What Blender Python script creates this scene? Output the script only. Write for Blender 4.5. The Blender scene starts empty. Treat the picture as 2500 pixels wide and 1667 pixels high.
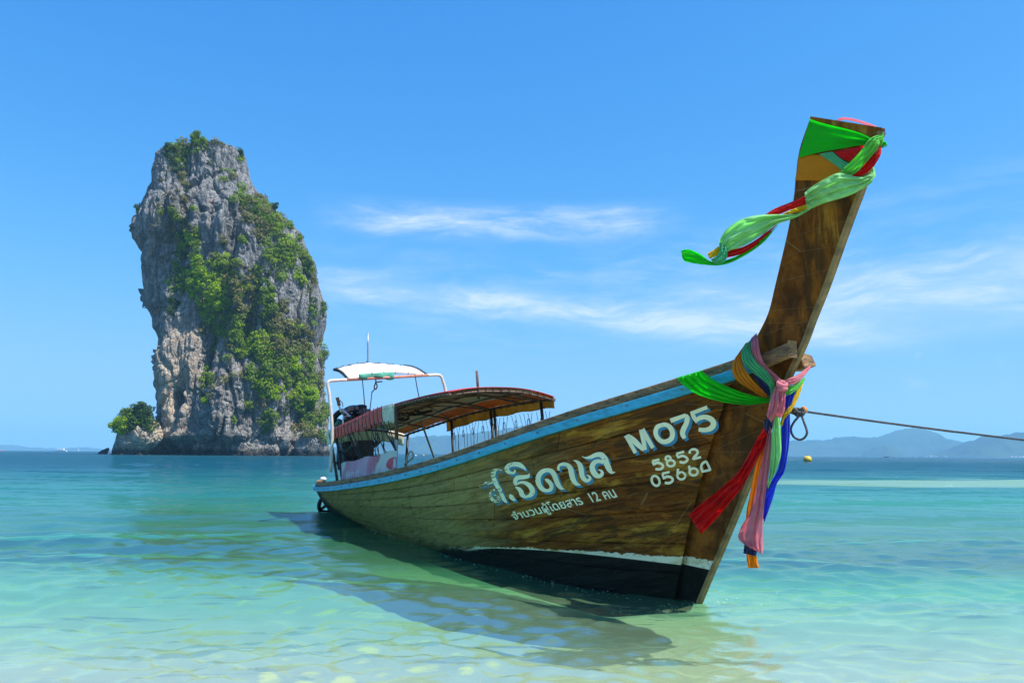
import bpy, bmesh, math, random
import numpy as np
from mathutils import Vector, Matrix, Quaternion
from mathutils.bvhtree import BVHTree
import mathutils.noise as mnoise

R = math.radians
rng = np.random.default_rng(7)
random.seed(7)
scene = bpy.context.scene

# ------------------------------------------------------------------ camera
FPX, CX, CY, CAMH = 1900.0, 1250.0, 833.5, 1.3
PITCH = math.atan(274.5 / FPX)
ROLL = math.atan(18 / 2500.0)
cam_data = bpy.data.cameras.new("camera")
cam = bpy.data.objects.new("camera", cam_data)
scene.collection.objects.link(cam)
cam_data.sensor_width = 36.0
cam_data.lens = FPX / 2500.0 * 36.0
cam_data.clip_start = 0.05
cam_data.clip_end = 60000
cam.location = (0, 0, CAMH)
cam.rotation_mode = 'QUATERNION'
cam.rotation_quaternion = (Matrix.Rotation(math.pi / 2 + PITCH, 3, 'X') @ Matrix.Rotation(ROLL, 3, 'Z')).to_quaternion()
scene.camera = cam
scene.render.resolution_x, scene.render.resolution_y = 1024, 682

# ------------------------------------------------------------------ light
SUN_AZ = math.atan2(0.90, -0.43)      # from +Y towards +X
SUN_EL = R(60)
world = bpy.data.worlds.new("World")
scene.world = world
world.use_nodes = True
sun_data = bpy.data.lights.new("sun", 'SUN')
sun_data.energy = 5.0
sun_data.angle = R(0.53)
sun_data.color = (1.0, 0.955, 0.88)
sun = bpy.data.objects.new("sun", sun_data)
scene.collection.objects.link(sun)
SUN_DIR = Vector((math.sin(SUN_AZ) * math.cos(SUN_EL), math.cos(SUN_AZ) * math.cos(SUN_EL), math.sin(SUN_EL)))
sun.rotation_mode = 'QUATERNION'
sun.rotation_quaternion = SUN_DIR.to_track_quat('Z', 'Y')
sun.location = (40, -15, 60)

vs = scene.view_settings
scene.display_settings.display_device = 'sRGB'
vs.view_transform = 'Standard'
vs.look = 'None'
vs.exposure = 0.5
vs.gamma = 1.0
vs.use_curve_mapping = False
scene.render.engine = 'CYCLES'
cy = scene.cycles
cy.use_denoising = True
cy.max_bounces = 8
cy.diffuse_bounces = 3
cy.glossy_bounces = 3
cy.transmission_bounces = 4
cy.transparent_max_bounces = 12
cy.volume_bounces = 1
cy.caustics_reflective = False
cy.caustics_refractive = False
cy.sample_clamp_indirect = 6.0
cy.use_adaptive_sampling = True
cy.adaptive_threshold = 0.01


class NT:
    """small node-tree writer"""
    def __init__(self, tree):
        self.t = tree
        tree.nodes.clear()

    def n(self, typ, **kw):
        nd = self.t.nodes.new(typ)
        ins = kw.pop('ins', {})
        for k, v in kw.items():
            setattr(nd, k, v)
        for k, v in ins.items():
            self.set(nd.inputs[k], v)
        return nd

    def set(self, sock, v):
        if isinstance(v, bpy.types.NodeSocket):
            self.t.links.new(v, sock)
        elif isinstance(v, bpy.types.Node):
            self.t.links.new(v.outputs[0], sock)
        else:
            if sock.type == 'RGBA' and len(v) == 3:
                v = (*v, 1)
            sock.default_value = v

    def m(self, op, a, b=0.0, c=None, clamp=False):
        nd = self.t.nodes.new('ShaderNodeMath')
        nd.operation = op
        nd.use_clamp = clamp
        self.set(nd.inputs[0], a)
        self.set(nd.inputs[1], b)
        if c is not None:
            self.set(nd.inputs[2], c)
        return nd.outputs[0]

    def mix(self, f, a, b, mode='MIX'):
        nd = self.t.nodes.new('ShaderNodeMix')
        nd.data_type = 'RGBA'
        nd.blend_type = mode
        self.set(nd.inputs[0], f)
        self.set(nd.inputs[6], a)
        self.set(nd.inputs[7], b)
        return nd.outputs[2]

    def rng(self, v, a, b, c=0.0, d=1.0, smooth=True):
        nd = self.t.nodes.new('ShaderNodeMapRange')
        nd.interpolation_type = 'SMOOTHSTEP' if smooth else 'LINEAR'
        self.set(nd.inputs[0], v)
        for i, x in enumerate((a, b, c, d)):
            self.set(nd.inputs[1 + i], x)
        return nd.outputs[0]

    def ramp(self, v, stops, interp='LINEAR'):
        nd = self.t.nodes.new('ShaderNodeValToRGB')
        nd.color_ramp.interpolation = interp
        el = nd.color_ramp.elements
        while len(el) < len(stops):
            el.new(0.5)
        for e, (p, c) in zip(el, stops):
            e.position = p
            e.color = (*c, 1) if len(c) == 3 else c
        self.set(nd.inputs[0], v)
        return nd.outputs[0]

    def noise(self, vec, scale, detail=4, rough=0.55, dist=0.0, lac=2.0, out=0):
        nd = self.t.nodes.new('ShaderNodeTexNoise')
        self.set(nd.inputs['Vector'], vec)
        nd.inputs['Scale'].default_value = scale
        nd.inputs['Detail'].default_value = detail
        nd.inputs['Roughness'].default_value = rough
        nd.inputs['Distortion'].default_value = dist
        nd.inputs['Lacunarity'].default_value = lac
        return nd.outputs[out]

    def vor(self, vec, scale, feature='F1', out=0, rnd=1.0):
        nd = self.t.nodes.new('ShaderNodeTexVoronoi')
        nd.feature = feature
        self.set(nd.inputs['Vector'], vec)
        nd.inputs['Scale'].default_value = scale
        nd.inputs['Randomness'].default_value = rnd
        return nd.outputs[out]

    def mapv(self, vec, scale=(1, 1, 1), loc=(0, 0, 0), rot=(0, 0, 0)):
        nd = self.t.nodes.new('ShaderNodeMapping')
        self.set(nd.inputs[0], vec)
        nd.inputs['Location'].default_value = loc
        nd.inputs['Rotation'].default_value = rot
        nd.inputs['Scale'].default_value = scale
        return nd.outputs[0]

    def sep(self, vec):
        nd = self.t.nodes.new('ShaderNodeSeparateXYZ')
        self.set(nd.inputs[0], vec)
        return nd.outputs

    def comb(self, x, y, z):
        nd = self.t.nodes.new('ShaderNodeCombineXYZ')
        for i, v in enumerate((x, y, z)):
            self.set(nd.inputs[i], v)
        return nd.outputs[0]

    def bump(self, h, strength=0.5, dist=0.05, nrm=None):
        nd = self.t.nodes.new('ShaderNodeBump')
        nd.inputs['Strength'].default_value = strength
        nd.inputs['Distance'].default_value = dist
        self.set(nd.inputs['Height'], h)
        if nrm is not None:
            self.set(nd.inputs['Normal'], nrm)
        return nd.outputs[0]


# sky: physical sky with thin cirrus drawn on the celestial dome by direction
w = NT(world.node_tree)
sky = w.n('ShaderNodeTexSky')
sky.sky_type = 'NISHITA'
sky.sun_disc = False
sky.sun_elevation = SUN_EL
sky.sun_rotation = SUN_AZ
sky.altitude = 0
sky.air_density = 1.0
sky.dust_density = 0.35
sky.ozone_density = 2.2
SKY_STRENGTH = 0.125
wc = w.n('ShaderNodeTexCoord').outputs['Generated']
sx, sy, sz = w.sep(wc)
az = w.m('ARCTAN2', sx, sy)
el = w.m('ARCSINE', sz)
uv = w.comb(w.m('MULTIPLY', az, 1.0), w.m('MULTIPLY', el, 1.0), 0.0)
warp = w.noise(w.mapv(uv, (5, 9, 1)), 1.0, 3, 0.5, out=1)
uvw = w.n('ShaderNodeMixRGB', blend_type='LINEAR_LIGHT', ins={0: 0.035, 1: uv, 2: warp}).outputs[0]
wisp = w.noise(w.mapv(uvw, (7, 34, 1), rot=(0, 0, R(4))), 1.0, 8, 0.66)
fine = w.noise(w.mapv(uvw, (26, 120, 1), loc=(3, 2, 0), rot=(0, 0, R(14))), 1.0, 6, 0.7)
streak = w.m('MULTIPLY', w.rng(wisp, 0.36, 0.74), w.rng(fine, 0.2, 0.85, 0.45, 1.0))


def band(e0, slope, half, a0, a1, soft, curve=0.0):
    c = w.m('ADD', e0, w.m('MULTIPLY', az, slope))
    if curve:
        c = w.m('ADD', c, w.m('MULTIPLY', w.m('MULTIPLY', az, az), curve))
    d = w.m('ABSOLUTE', w.m('SUBTRACT', el, c))
    v = w.rng(d, 0.0, half, 1.0, 0.0)
    return w.m('MULTIPLY', v, w.m('MULTIPLY', w.rng(az, a0 - soft, a0 + soft), w.rng(az, a1 - soft, a1 + soft, 1.0, 0.0)))


b1 = band(0.295, 0.0, 0.032, -0.22, 0.19, 0.06)
b2 = band(0.188, -0.11, 0.03, -0.26, 0.45, 0.08)
b3 = band(0.178, 0.01, 0.065, 0.20, 0.9, 0.10)
b4 = band(0.20, 0.02, 0.10, -0.30, 0.9, 0.25)
b5 = band(0.235, 0.12, 0.03, 0.20, 0.8, 0.10)
amt = w.m('MULTIPLY', b1, 0.95)
for b, k in ((b2, 0.62), (b3, 0.36), (b4, 0.36), (b5, 0.2)):
    amt = w.m('ADD', amt, w.m('MULTIPLY', b, k))
smear = w.m('ADD', w.m('MULTIPLY', b2, 0.20), w.m('ADD', w.m('MULTIPLY', b1, 0.10), w.m('MULTIPLY', b3, 0.26)))
cloud = w.m('MINIMUM', w.m('ADD', w.m('MULTIPLY', amt, streak), smear), 0.75)
puffn = w.noise(w.mapv(uvw, (15, 30, 1), loc=(4.4, 1.7, 0)), 1.0, 5, 0.5)
puff = w.m('MULTIPLY', w.rng(puffn, 0.60, 0.74), band(0.12, 0.0, 0.07, 0.28, 0.9, 0.05))
cloud = w.m('MAXIMUM', cloud, w.m('MULTIPLY', puff, 0.35))
cr_, cg_, cb_ = w.sep(sky.outputs[0])


def grade(c, a, g, cap=None):      # deep tropical blue: per-channel response, the same over the whole dome
    v = w.m('POWER', w.m('MULTIPLY', c, SKY_STRENGTH), g)
    v = w.m('MULTIPLY', v, a)
    if cap:              # the haze near the horizon does not go on brightening
        v = w.m('DIVIDE', v, w.m('POWER', w.m('ADD', 1.0, w.m('POWER', w.m('DIVIDE', v, cap), 4.0)), 0.25))
    return w.m('DIVIDE', v, SKY_STRENGTH)


skc = w.comb(grade(cr_, 0.67, 1.36, 0.24), grade(cg_, 0.815, 0.86, 0.50), grade(cb_, 0.88, 0.42))
cl = w.mix(cloud, skc, (4.9, 5.6, 6.3))
bg = w.n('ShaderNodeBackground', ins={'Color': cl, 'Strength': SKY_STRENGTH})
wo = w.n('ShaderNodeOutputWorld', ins={'Surface': bg.outputs[0]})
world.cycles.sampling_method = 'MANUAL'
world.cycles.sample_map_resolution = 512
# ------------------------------------------------------------------ helpers
_fw = np.array([0, math.cos(PITCH), math.sin(PITCH)])
_rt = np.array([1.0, 0, 0])
_up = np.cross(_rt, _fw)
CAM = np.array([0, 0, CAMH])


def ray(u, v):
    a = (u - CX) / FPX
    b = -(v - CY) / FPX
    c, s = math.cos(ROLL), math.sin(ROLL)
    a, b = a * c - b * s, a * s + b * c
    d = _fw + a * _rt + b * _up
    return d / np.linalg.norm(d)


def at_y(u, v, y):
    d = ray(u, v)
    return CAM + d * (y / d[1])


def at_z(u, v, z=0.0):
    d = ray(u, v)
    return CAM + d * ((z - CAMH) / d[2])


COL = scene.collection


def mesh_obj(name, verts, faces, mat=None, parent=None, smooth=False):
    me = bpy.data.meshes.new(name)
    me.from_pydata([tuple(map(float, v)) for v in verts], [], [tuple(int(i) for i in f) for f in faces])
    me.validate()
    if smooth:
        me.polygons.foreach_set('use_smooth', [True] * len(me.polygons))
    if mat:
        me.materials.append(mat)
    o = bpy.data.objects.new(name, me)
    COL.objects.link(o)
    if parent:
        o.parent = parent
    return o


def np_mesh(name, V, Fq, mat=None, parent=None, smooth=True):
    """big meshes straight from numpy arrays (quads or tris)"""
    me = bpy.data.meshes.new(name)
    V = np.asarray(V, dtype=np.float32)
    Fq = np.asarray(Fq, dtype=np.int32)
    k = Fq.shape[1]
    me.vertices.add(len(V))
    me.vertices.foreach_set('co', V.ravel())
    me.loops.add(Fq.size)
    me.loops.foreach_set('vertex_index', Fq.ravel())
    me.polygons.add(len(Fq))
    me.polygons.foreach_set('loop_start', np.arange(0, Fq.size, k, dtype=np.int32))
    me.polygons.foreach_set('loop_total', np.full(len(Fq), k, dtype=np.int32))
    me.polygons.foreach_set('use_smooth', np.full(len(Fq), smooth, dtype=bool))
    me.update(calc_edges=True)
    me.validate()
    if mat:
        me.materials.append(mat)
    o = bpy.data.objects.new(name, me)
    COL.objects.link(o)
    if parent:
        o.parent = parent
    return o


def tag(o, label=None, cat=None, group=None, kind=None):
    if label:
        o['label'] = label
    if cat:
        o['category'] = cat
    if group:
        o['group'] = group
    if kind:
        o['kind'] = kind
    return o


def empty(name, loc=(0, 0, 0), rz=0.0):
    o = bpy.data.objects.new(name, None)
    COL.objects.link(o)
    o.location = loc
    o.rotation_euler = (0, 0, rz)
    o.empty_display_size = 0.2
    return o


class MB:
    """collects shapes, links them as one mesh"""
    def __init__(self):
        self.v, self.f = [], []

    def add(self, v, f):
        n = len(self.v)
        self.v += [tuple(map(float, p)) for p in v]
        self.f += [tuple(i + n for i in q) for q in f]
        return self

    def box(self, c, s, rot=None):
        hx, hy, hz = s[0] / 2, s[1] / 2, s[2] / 2
        pts = [Vector((x, y, z)) for x in (-hx, hx) for y in (-hy, hy) for z in (-hz, hz)]
        if rot is not None:
            pts = [rot @ p for p in pts]
        pts = [p + Vector(c) for p in pts]
        return self.add(pts, [(0, 1, 3, 2), (4, 6, 7, 5), (0, 4, 5, 1), (2, 3, 7, 6), (0, 2, 6, 4), (1, 5, 7, 3)])

    def bar(self, a, b, w, h, up=(0, 0, 1)):
        a, b = Vector(a), Vector(b)
        d = b - a
        t = d.normalized()
        u = Vector(up)
        s = t.cross(u)
        if s.length < 1e-4:
            s = t.cross(Vector((1, 0, 0)))
        s.normalize()
        u = s.cross(t)
        pts = [p + s * (w / 2 * i) + u * (h / 2 * j) for p in (a, b) for i, j in ((-1, -1), (1, -1), (1, 1), (-1, 1))]
        return self.add(pts, [(3, 2, 1, 0), (4, 5, 6, 7), (0, 1, 5, 4), (1, 2, 6, 5), (2, 3, 7, 6), (3, 0, 4, 7)])

    def tube(self, pts, r, n=8, cap=True, squash=1.0):
        pts = [Vector(map(float, p)) for p in pts]
        m = len(pts)
        rr = r if hasattr(r, '__len__') else [r] * m
        ref = None
        base = len(self.v)
        vv, ff = [], []
        for i, p in enumerate(pts):
            t = (pts[min(i + 1, m - 1)] - pts[max(i - 1, 0)])
            if t.length < 1e-9:
                t = Vector((0, 0, 1))
            t.normalize()
            if ref is None:
                ref = t.orthogonal().normalized()
            ref = (ref - t * ref.dot(t))
            if ref.length < 1e-6:
                ref = t.orthogonal()
            ref.normalize()
            bi = t.cross(ref)
            for k in range(n):
                a = 2 * math.pi * k / n
                vv.append(p + (ref * math.cos(a) + bi * math.sin(a) * squash) * rr[i])
        for i in range(m - 1):
            for k in range(n):
                k2 = (k + 1) % n
                ff.append((i * n + k, i * n + k2, (i + 1) * n + k2, (i + 1) * n + k))
        if cap:
            ff.append(tuple(reversed(range(n))))
            ff.append(tuple((m - 1) * n + k for k in range(n)))
        return self.add(vv, ff)

    def ball(self, c, r, n=10, m=7):
        r = r if hasattr(r, '__len__') else (r, r, r)
        vv = [(c[0], c[1], c[2] - r[2])]
        for i in range(1, m):
            a = -math.pi / 2 + math.pi * i / m
            for k in range(n):
                b = 2 * math.pi * k / n
                vv.append((c[0] + r[0] * math.cos(a) * math.cos(b), c[1] + r[1] * math.cos(a) * math.sin(b), c[2] + r[2] * math.sin(a)))
        vv.append((c[0], c[1], c[2] + r[2]))
        ff = [(0, 1 + (k + 1) % n, 1 + k) for k in range(n)]
        for i in range(m - 2):
            for k in range(n):
                ff.append((1 + i * n + k, 1 + i * n + (k + 1) % n, 1 + (i + 1) * n + (k + 1) % n, 1 + (i + 1) * n + k))
        t = len(vv) - 1
        ff += [(t, 1 + (m - 2) * n + k, 1 + (m - 2) * n + (k + 1) % n) for k in range(n)]
        return self.add(vv, ff)

    def build(self, name, mat=None, parent=None, smooth=False, bevel=0.0, label=None):
        o = mesh_obj(name, self.v, self.f, mat, parent, smooth)
        if bevel:
            md = o.modifiers.new('bevel', 'BEVEL')
            md.width = bevel
            md.segments = 2
            md.limit_method = 'ANGLE'
        if label:
            o['label'] = label
        return o


def cr(pts, n):
    """smooth curve through points (Catmull-Rom), n samples"""
    P = np.array(pts, dtype=float)
    k = len(P)
    if k == 2:
        return np.array([P[0] + (P[1] - P[0]) * t for t in np.linspace(0, 1, n)])
    E = np.vstack([2 * P[0] - P[1], P, 2 * P[-1] - P[-2]])
    out = []
    for t in np.linspace(0, k - 1, n):
        i = min(int(t), k - 2)
        f = t - i
        a, b, c, d = E[i], E[i + 1], E[i + 2], E[i + 3]
        out.append(0.5 * ((2 * b) + (-a + c) * f + (2 * a - 5 * b + 4 * c - d) * f * f + (-a + 3 * b - 3 * c + d) * f ** 3))
    return np.array(out)


def new_mat(name):
    m = bpy.data.materials.new(name)
    m.use_nodes = True
    return m, NT(m.node_tree)


def simple(name, col, rough=0.6, metal=0.0, var=0.25, scale=6.0, bump=0.0, dirt=None, trans=0.0, spec=0.5, bscale=None, vec=(1, 1, 1)):
    """painted / plain surface with uneven colour and a little relief"""
    m, t = new_mat(name)
    co = t.mapv(t.n('ShaderNodeTexCoord').outputs['Object'], vec)
    n1 = t.noise(co, scale, 6, 0.62)
    dark = tuple(c * (1 - var) for c in col)
    lite = tuple(min(1, c * (1 + var * 0.6)) for c in col)
    c = t.mix(t.rng(n1, 0.3, 0.7), dark, lite)
    if dirt:
        n2 = t.noise(co, scale * 2.7, 8, 0.7, 0.4)
        c = t.mix(t.rng(n2, dirt[1], dirt[1] + 0.1), c, dirt[0])
    p = t.n('ShaderNodeBsdfPrincipled', ins={'Base Color': c, 'Roughness': rough, 'Metallic': metal})
    p.inputs['Specular IOR Level'].default_value = spec
    if bump:
        t.set(p.inputs['Normal'], t.bump(t.noise(co, bscale or scale * 5, 5, 0.6), bump, 0.01))
    sh = p.outputs[0]
    if trans:
        tr = t.n('ShaderNodeBsdfTranslucent', ins={'Color': c})
        sh = t.n('ShaderNodeMixShader', ins={0: trans, 1: sh, 2: tr.outputs[0]}).outputs[0]
    t.n('ShaderNodeOutputMaterial', ins={'Surface': sh})
    return m
# ------------------------------------------------------------------ water
def ring_angles():
    front = np.linspace(R(-42), R(42), 660)
    back = np.linspace(R(42), R(360 - 42), 90)[1:-1]
    return np.concatenate([front, back])


ang = ring_angles()
rad = np.concatenate([2.2 * np.exp(np.arange(0, 308) * 0.0060), 14.0 * np.exp(np.arange(0, 640) * 0.0112)])
rad = rad[rad < 9300]
NA, NR = len(ang), len(rad)
A, RR = np.meshgrid(ang, rad)
WX, WY = RR * np.sin(A), RR * np.cos(A)
WZ = np.zeros_like(WX)
step = RR * np.where(RR < 14, 0.0060, 0.0112)
wr = np.random.default_rng(11)
gust = 0.75 + 0.35 * np.sin(WX * 0.35 + 1.3 * np.sin(WY * 0.21)) * np.sin(WY * 0.27 + 0.8 * np.sin(WX * 0.17 + 2)) \
    + 0.2 * np.sin(WX * 0.9 + WY * 0.6)
near = np.clip((WY - 3.5) / 9, 0, 1)
for i in range(92):
    lam = 0.085 * (95 ** (i / 91.0)) * wr.uniform(0.9, 1.1)
    th = wr.normal(R(5), R(27)) if lam < 1.5 else wr.normal(R(4), R(14))
    kx, ky = math.sin(th) * 2 * math.pi / lam, math.cos(th) * 2 * math.pi / lam
    amp = 0.0042 * lam ** 0.92 * (1.0 + 2.2 * math.exp(-((math.log(lam / 0.24)) / 0.85) ** 2))
    ph = wr.uniform(0, 2 * math.pi)
    fade = np.clip((lam / step - 2.5) / 3.0, 0, 1)
    s = np.sin(kx * WX + ky * WY + ph + 0.9 * np.sin(0.21 * kx * WX - 0.33 * ky * WY + ph * 2))
    calm = (0.95 + 0.05 * near) if lam < 0.3 else ((0.6 + 0.4 * near) if lam < 1.6 else 0.85)
    WZ += amp * fade * (s + 0.25 * s * s) * np.clip(gust, 0.35, 1.4) * calm
# a low swell running in to the shore
WZ += 0.05 * np.clip((step < 1.2), 0, 1) * np.clip((WY - 6) / 14, 0, 1) * (np.exp(-((np.sin(WY * 0.26 + 0.5 * np.sin(WX * 0.11) + 0.4)) - 1) ** 2 * 6) - 0.25)
# calmer in the lee of the hull
hx0, hy0, hx1, hy1 = 1.70, 7.2, -3.6, 17.1
tt_ = np.clip(((WX - hx0) * (hx1 - hx0) + (WY - hy0) * (hy1 - hy0)) / ((hx1 - hx0) ** 2 + (hy1 - hy0) ** 2), 0, 1)
dh_ = np.hypot(WX - hx0 - tt_ * (hx1 - hx0), WY - hy0 - tt_ * (hy1 - hy0))
WZ *= 0.6 + 0.4 * np.clip((dh_ - 0.6) / 1.6, 0, 1)
WZ -= 0.035
V = np.stack([WX, WY, WZ], -1).reshape(-1, 3)
i0 = (np.arange(NR - 1)[:, None] * NA + np.arange(NA)[None, :])
i1 = (np.arange(NR - 1)[:, None] * NA + (np.arange(NA) + 1)[None, :] % NA)
Q = np.stack([i0, i0 + NA, i1 + NA, i1], -1).reshape(-1, 4)

m_water, t = new_mat('sea_water')
geo = t.n('ShaderNodeNewGeometry')
pos = geo.outputs['Position']
px_, py_, pz_ = t.sep(pos)
big = t.noise(t.mapv(pos, (0.05, 0.16, 1)), 1.0, 4, 0.6)
mid_n = t.noise(t.mapv(pos, (0.5, 1.6, 1)), 1.0, 5, 0.6)
logy = t.m('LOGARITHM', t.m('MAXIMUM', py_, 1.0), 10.0)
lx = t.m('ADD', logy, t.m('MULTIPLY', t.m('SUBTRACT', big, 0.5), 0.42))
lx = t.m('SUBTRACT', lx, t.rng(px_, -1, 6, 0.0, 0.07))
lx = t.m('ADD', lx, t.m('MULTIPLY', t.m('SUBTRACT', mid_n, 0.5), 0.10))
turb = t.ramp(t.m('DIVIDE', lx, 3.0), [
    (0.20, (0.37, 0.42, 0.25)), (0.27, (0.26, 0.43, 0.23)), (0.33, (0.13, 0.41, 0.19)), (0.38, (0.055, 0.28, 0.14)), (0.43, (0.022, 0.18, 0.11)),
    (0.50, (0.012, 0.125, 0.095)), (0.545, (0.007, 0.095, 0.088)), (0.61, (0.002, 0.058, 0.078)), (1.0, (0.002, 0.052, 0.078))])
# a milky plume of stirred sand off the shore on the right
ex = t.m('DIVIDE', t.m('SUBTRACT', px_, 24.0), 15.0)
ey = t.m('DIVIDE', t.m('SUBTRACT', py_, t.m('ADD', 37.0, t.m('MULTIPLY', px_, 0.12))), 6.5)
er = t.m('ADD', t.m('MULTIPLY', ex, ex), t.m('MULTIPLY', ey, ey))
er = t.m('ADD', er, t.m('MULTIPLY', t.m('SUBTRACT', big, 0.5), 2.6))
turb = t.mix(t.rng(er, 0.25, 1.25, 0.75, 0.0), turb, (0.22, 0.36, 0.20))
opac = t.m('MAXIMUM', t.rng(py_, 4.2, 7.5, 0.50, 0.0), t.rng(t.m('ADD', py_, t.m('MULTIPLY', t.m('SUBTRACT', mid_n, 0.5), 2.0)), 8.0, 26.0, 0.26, 1.0))
hf = t.noise(t.mapv(pos, (6, 17, 1)), 1.0, 5, 0.65)
mf = t.noise(t.mapv(pos, (1.1, 3.4, 1)), 1.0, 6, 0.62)
ff = t.noise(t.mapv(pos, (0.12, 0.45, 1)), 1.0, 6, 0.66)
b0 = t.bump(hf, 0.24, 0.022)
bnode = t.n('ShaderNodeBump', ins={'Distance': 0.45, 'Height': mf, 'Normal': b0})
t.set(bnode.inputs['Strength'], t.rng(py_, 10, 40, 0.05, 0.72))
bnode2 = t.n('ShaderNodeBump', ins={'Distance': 2.6, 'Height': ff, 'Normal': bnode.outputs[0]})
t.set(bnode2.inputs['Strength'], t.rng(py_, 60, 260, 0.0, 0.5))
nrm = bnode2.outputs[0]
dif = t.n('ShaderNodeBsdfDiffuse', ins={'Color': turb, 'Normal': b0})
tint = t.mix(t.rng(py_, 4.0, 11, 0.0, 1.0), (0.92, 1.0, 0.90), (0.38, 0.86, 0.56))
tint = t.mix(t.rng(py_, 10.5, 24, 0.0, 1.0), tint, (0.17, 0.60, 0.46))
trp = t.n('ShaderNodeBsdfTransparent', ins={'Color': tint})
body = t.n('ShaderNodeMixShader', ins={0: opac, 1: trp.outputs[0], 2: dif.outputs[0]})
rgh = t.rng(py_, 20, 400, 0.03, 0.22)
gl = t.n('ShaderNodeBsdfGlossy', ins={'Color': (1, 1, 1), 'Roughness': rgh, 'Normal': nrm})
fr = t.n('ShaderNodeFresnel', ins={'IOR': 1.333, 'Normal': nrm})
frc = t.m('MINIMUM', t.m('MULTIPLY', fr.outputs[0], t.rng(py_, 5, 30, 0.48, 0.60)), t.rng(py_, 8, 90, 0.42, 0.25))
sh = t.n('ShaderNodeMixShader', ins={0: frc, 1: body.outputs[0], 2: gl.outputs[0]})
# small whitecaps far out
wc_n = t.noise(t.mapv(pos, (0.35, 1.3, 1)), 1.0, 6, 0.62)
wcap = t.m('MULTIPLY', t.rng(wc_n, 0.735, 0.76), t.rng(py_, 35, 60, 0.0, 0.8))
cap = t.n('ShaderNodeBsdfDiffuse', ins={'Color': (0.8, 0.85, 0.85)})
sh = t.n('ShaderNodeMixShader', ins={0: wcap, 1: sh.outputs[0], 2: cap.outputs[0]})
t.n('ShaderNodeOutputMaterial', ins={'Surface': sh.outputs[0]})
water = np_mesh('water', V, Q, m_water)
tag(water, kind='structure')

# ------------------------------------------------------------------ sand bottom
sr = 0.8 * np.exp(np.arange(0, 380) * 0.0245)
sa = np.concatenate([np.linspace(R(-44), R(44), 300), np.linspace(R(44), R(316), 70)[1:-1]])
SA, SR = np.meshgrid(sa, sr)
SX, SY = SR * np.sin(SA), SR * np.cos(SA)


def bed(x, y):
    x, y = np.asarray(x, float), np.asarray(y, float)
    base = 0.05 - 0.062 * y
    base = np.where(y > 12, 0.05 - 0.062 * 12 - 0.10 * (y - 12), base)
    base = np.where(y < 1, -0.012 + (1 - y) * 0.06, base)
    rip = 0.012 * np.sin(y * 9 + 1.5 * np.sin(x * 1.3) + np.sin(y * 2.2 + x)) * np.exp(-np.maximum(y - 8, 0) / 8)
    bigw = 0.03 * np.sin(x * 0.8 + 1.1 * np.sin(y * 0.6)) * np.sin(y * 0.9 + 0.5)
    return np.maximum(base + rip + bigw, -7.0)


SZ = bed(SX, SY)
SZ = np.where(SR < 40, SZ, np.maximum(SZ, -7))
SZ = np.minimum(SZ, 2.5)
na, nr = len(sa), len(sr)
VS = np.vstack([np.stack([SX, SY, SZ], -1).reshape(-1, 3)])
j0 = (np.arange(nr - 1)[:, None] * na + np.arange(na)[None, :])
j1 = (np.arange(nr - 1)[:, None] * na + (np.arange(na) + 1)[None, :] % na)
QS = np.stack([j0, j0 + na, j1 + na, j1], -1).reshape(-1, 4)
m_sand, t = new_mat('pale_sand')
pos = t.n('ShaderNodeNewGeometry').outputs['Position']
n1 = t.noise(t.mapv(pos, (0.7, 1.8, 1)), 1.0, 6, 0.6)
n2 = t.noise(pos, 60, 4, 0.7)
c = t.mix(t.rng(n1, 0.3, 0.7), (0.52, 0.52, 0.39), (0.60, 0.595, 0.46))
# patches of grey pebbles
pb = t.noise(t.mapv(pos, (0.55, 1.5, 1), loc=(1.3, 0.4, 0)), 1.0, 5, 0.62)
c = t.mix(t.m('MULTIPLY', t.rng(pb, 0.60, 0.70), t.rng(n2, 0.35, 0.6, 0.3, 1.0)), c, (0.10, 0.14, 0.16))
c = t.mix(t.m('MULTIPLY', t.rng(n2, 0.45, 0.8), 0.25), c, (0.40, 0.36, 0.27))
p = t.n('ShaderNodeBsdfPrincipled', ins={'Base Color': c, 'Roughness': 0.9, 'Normal': t.bump(n2, 0.4, 0.01)})
t.n('ShaderNodeOutputMaterial', ins={'Surface': p.outputs[0]})
seabed = np_mesh('seabed', VS, QS, m_sand)
tag(seabed, kind='structure')

# ------------------------------------------------------------------ far shores
m_hill, t = new_mat('forested_hill')
pos = t.n('ShaderNodeNewGeometry').outputs['Position']
n1 = t.noise(pos, 0.004, 6, 0.65)
n2 = t.noise(pos, 0.03, 5, 0.7)
c = t.mix(t.rng(n1, 0.35, 0.65), (0.012, 0.030, 0.014), (0.045, 0.070, 0.028))
c = t.mix(t.m('MULTIPLY', t.rng(n2, 0.45, 0.75), 0.5), c, (0.015, 0.03, 0.012))
p = t.n('ShaderNodeBsdfDiffuse', ins={'Color': c, 'Normal': t.bump(n2, 1.0, 14.0)})
t.n('ShaderNodeOutputMaterial', ins={'Surface': p.outputs[0]})


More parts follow.
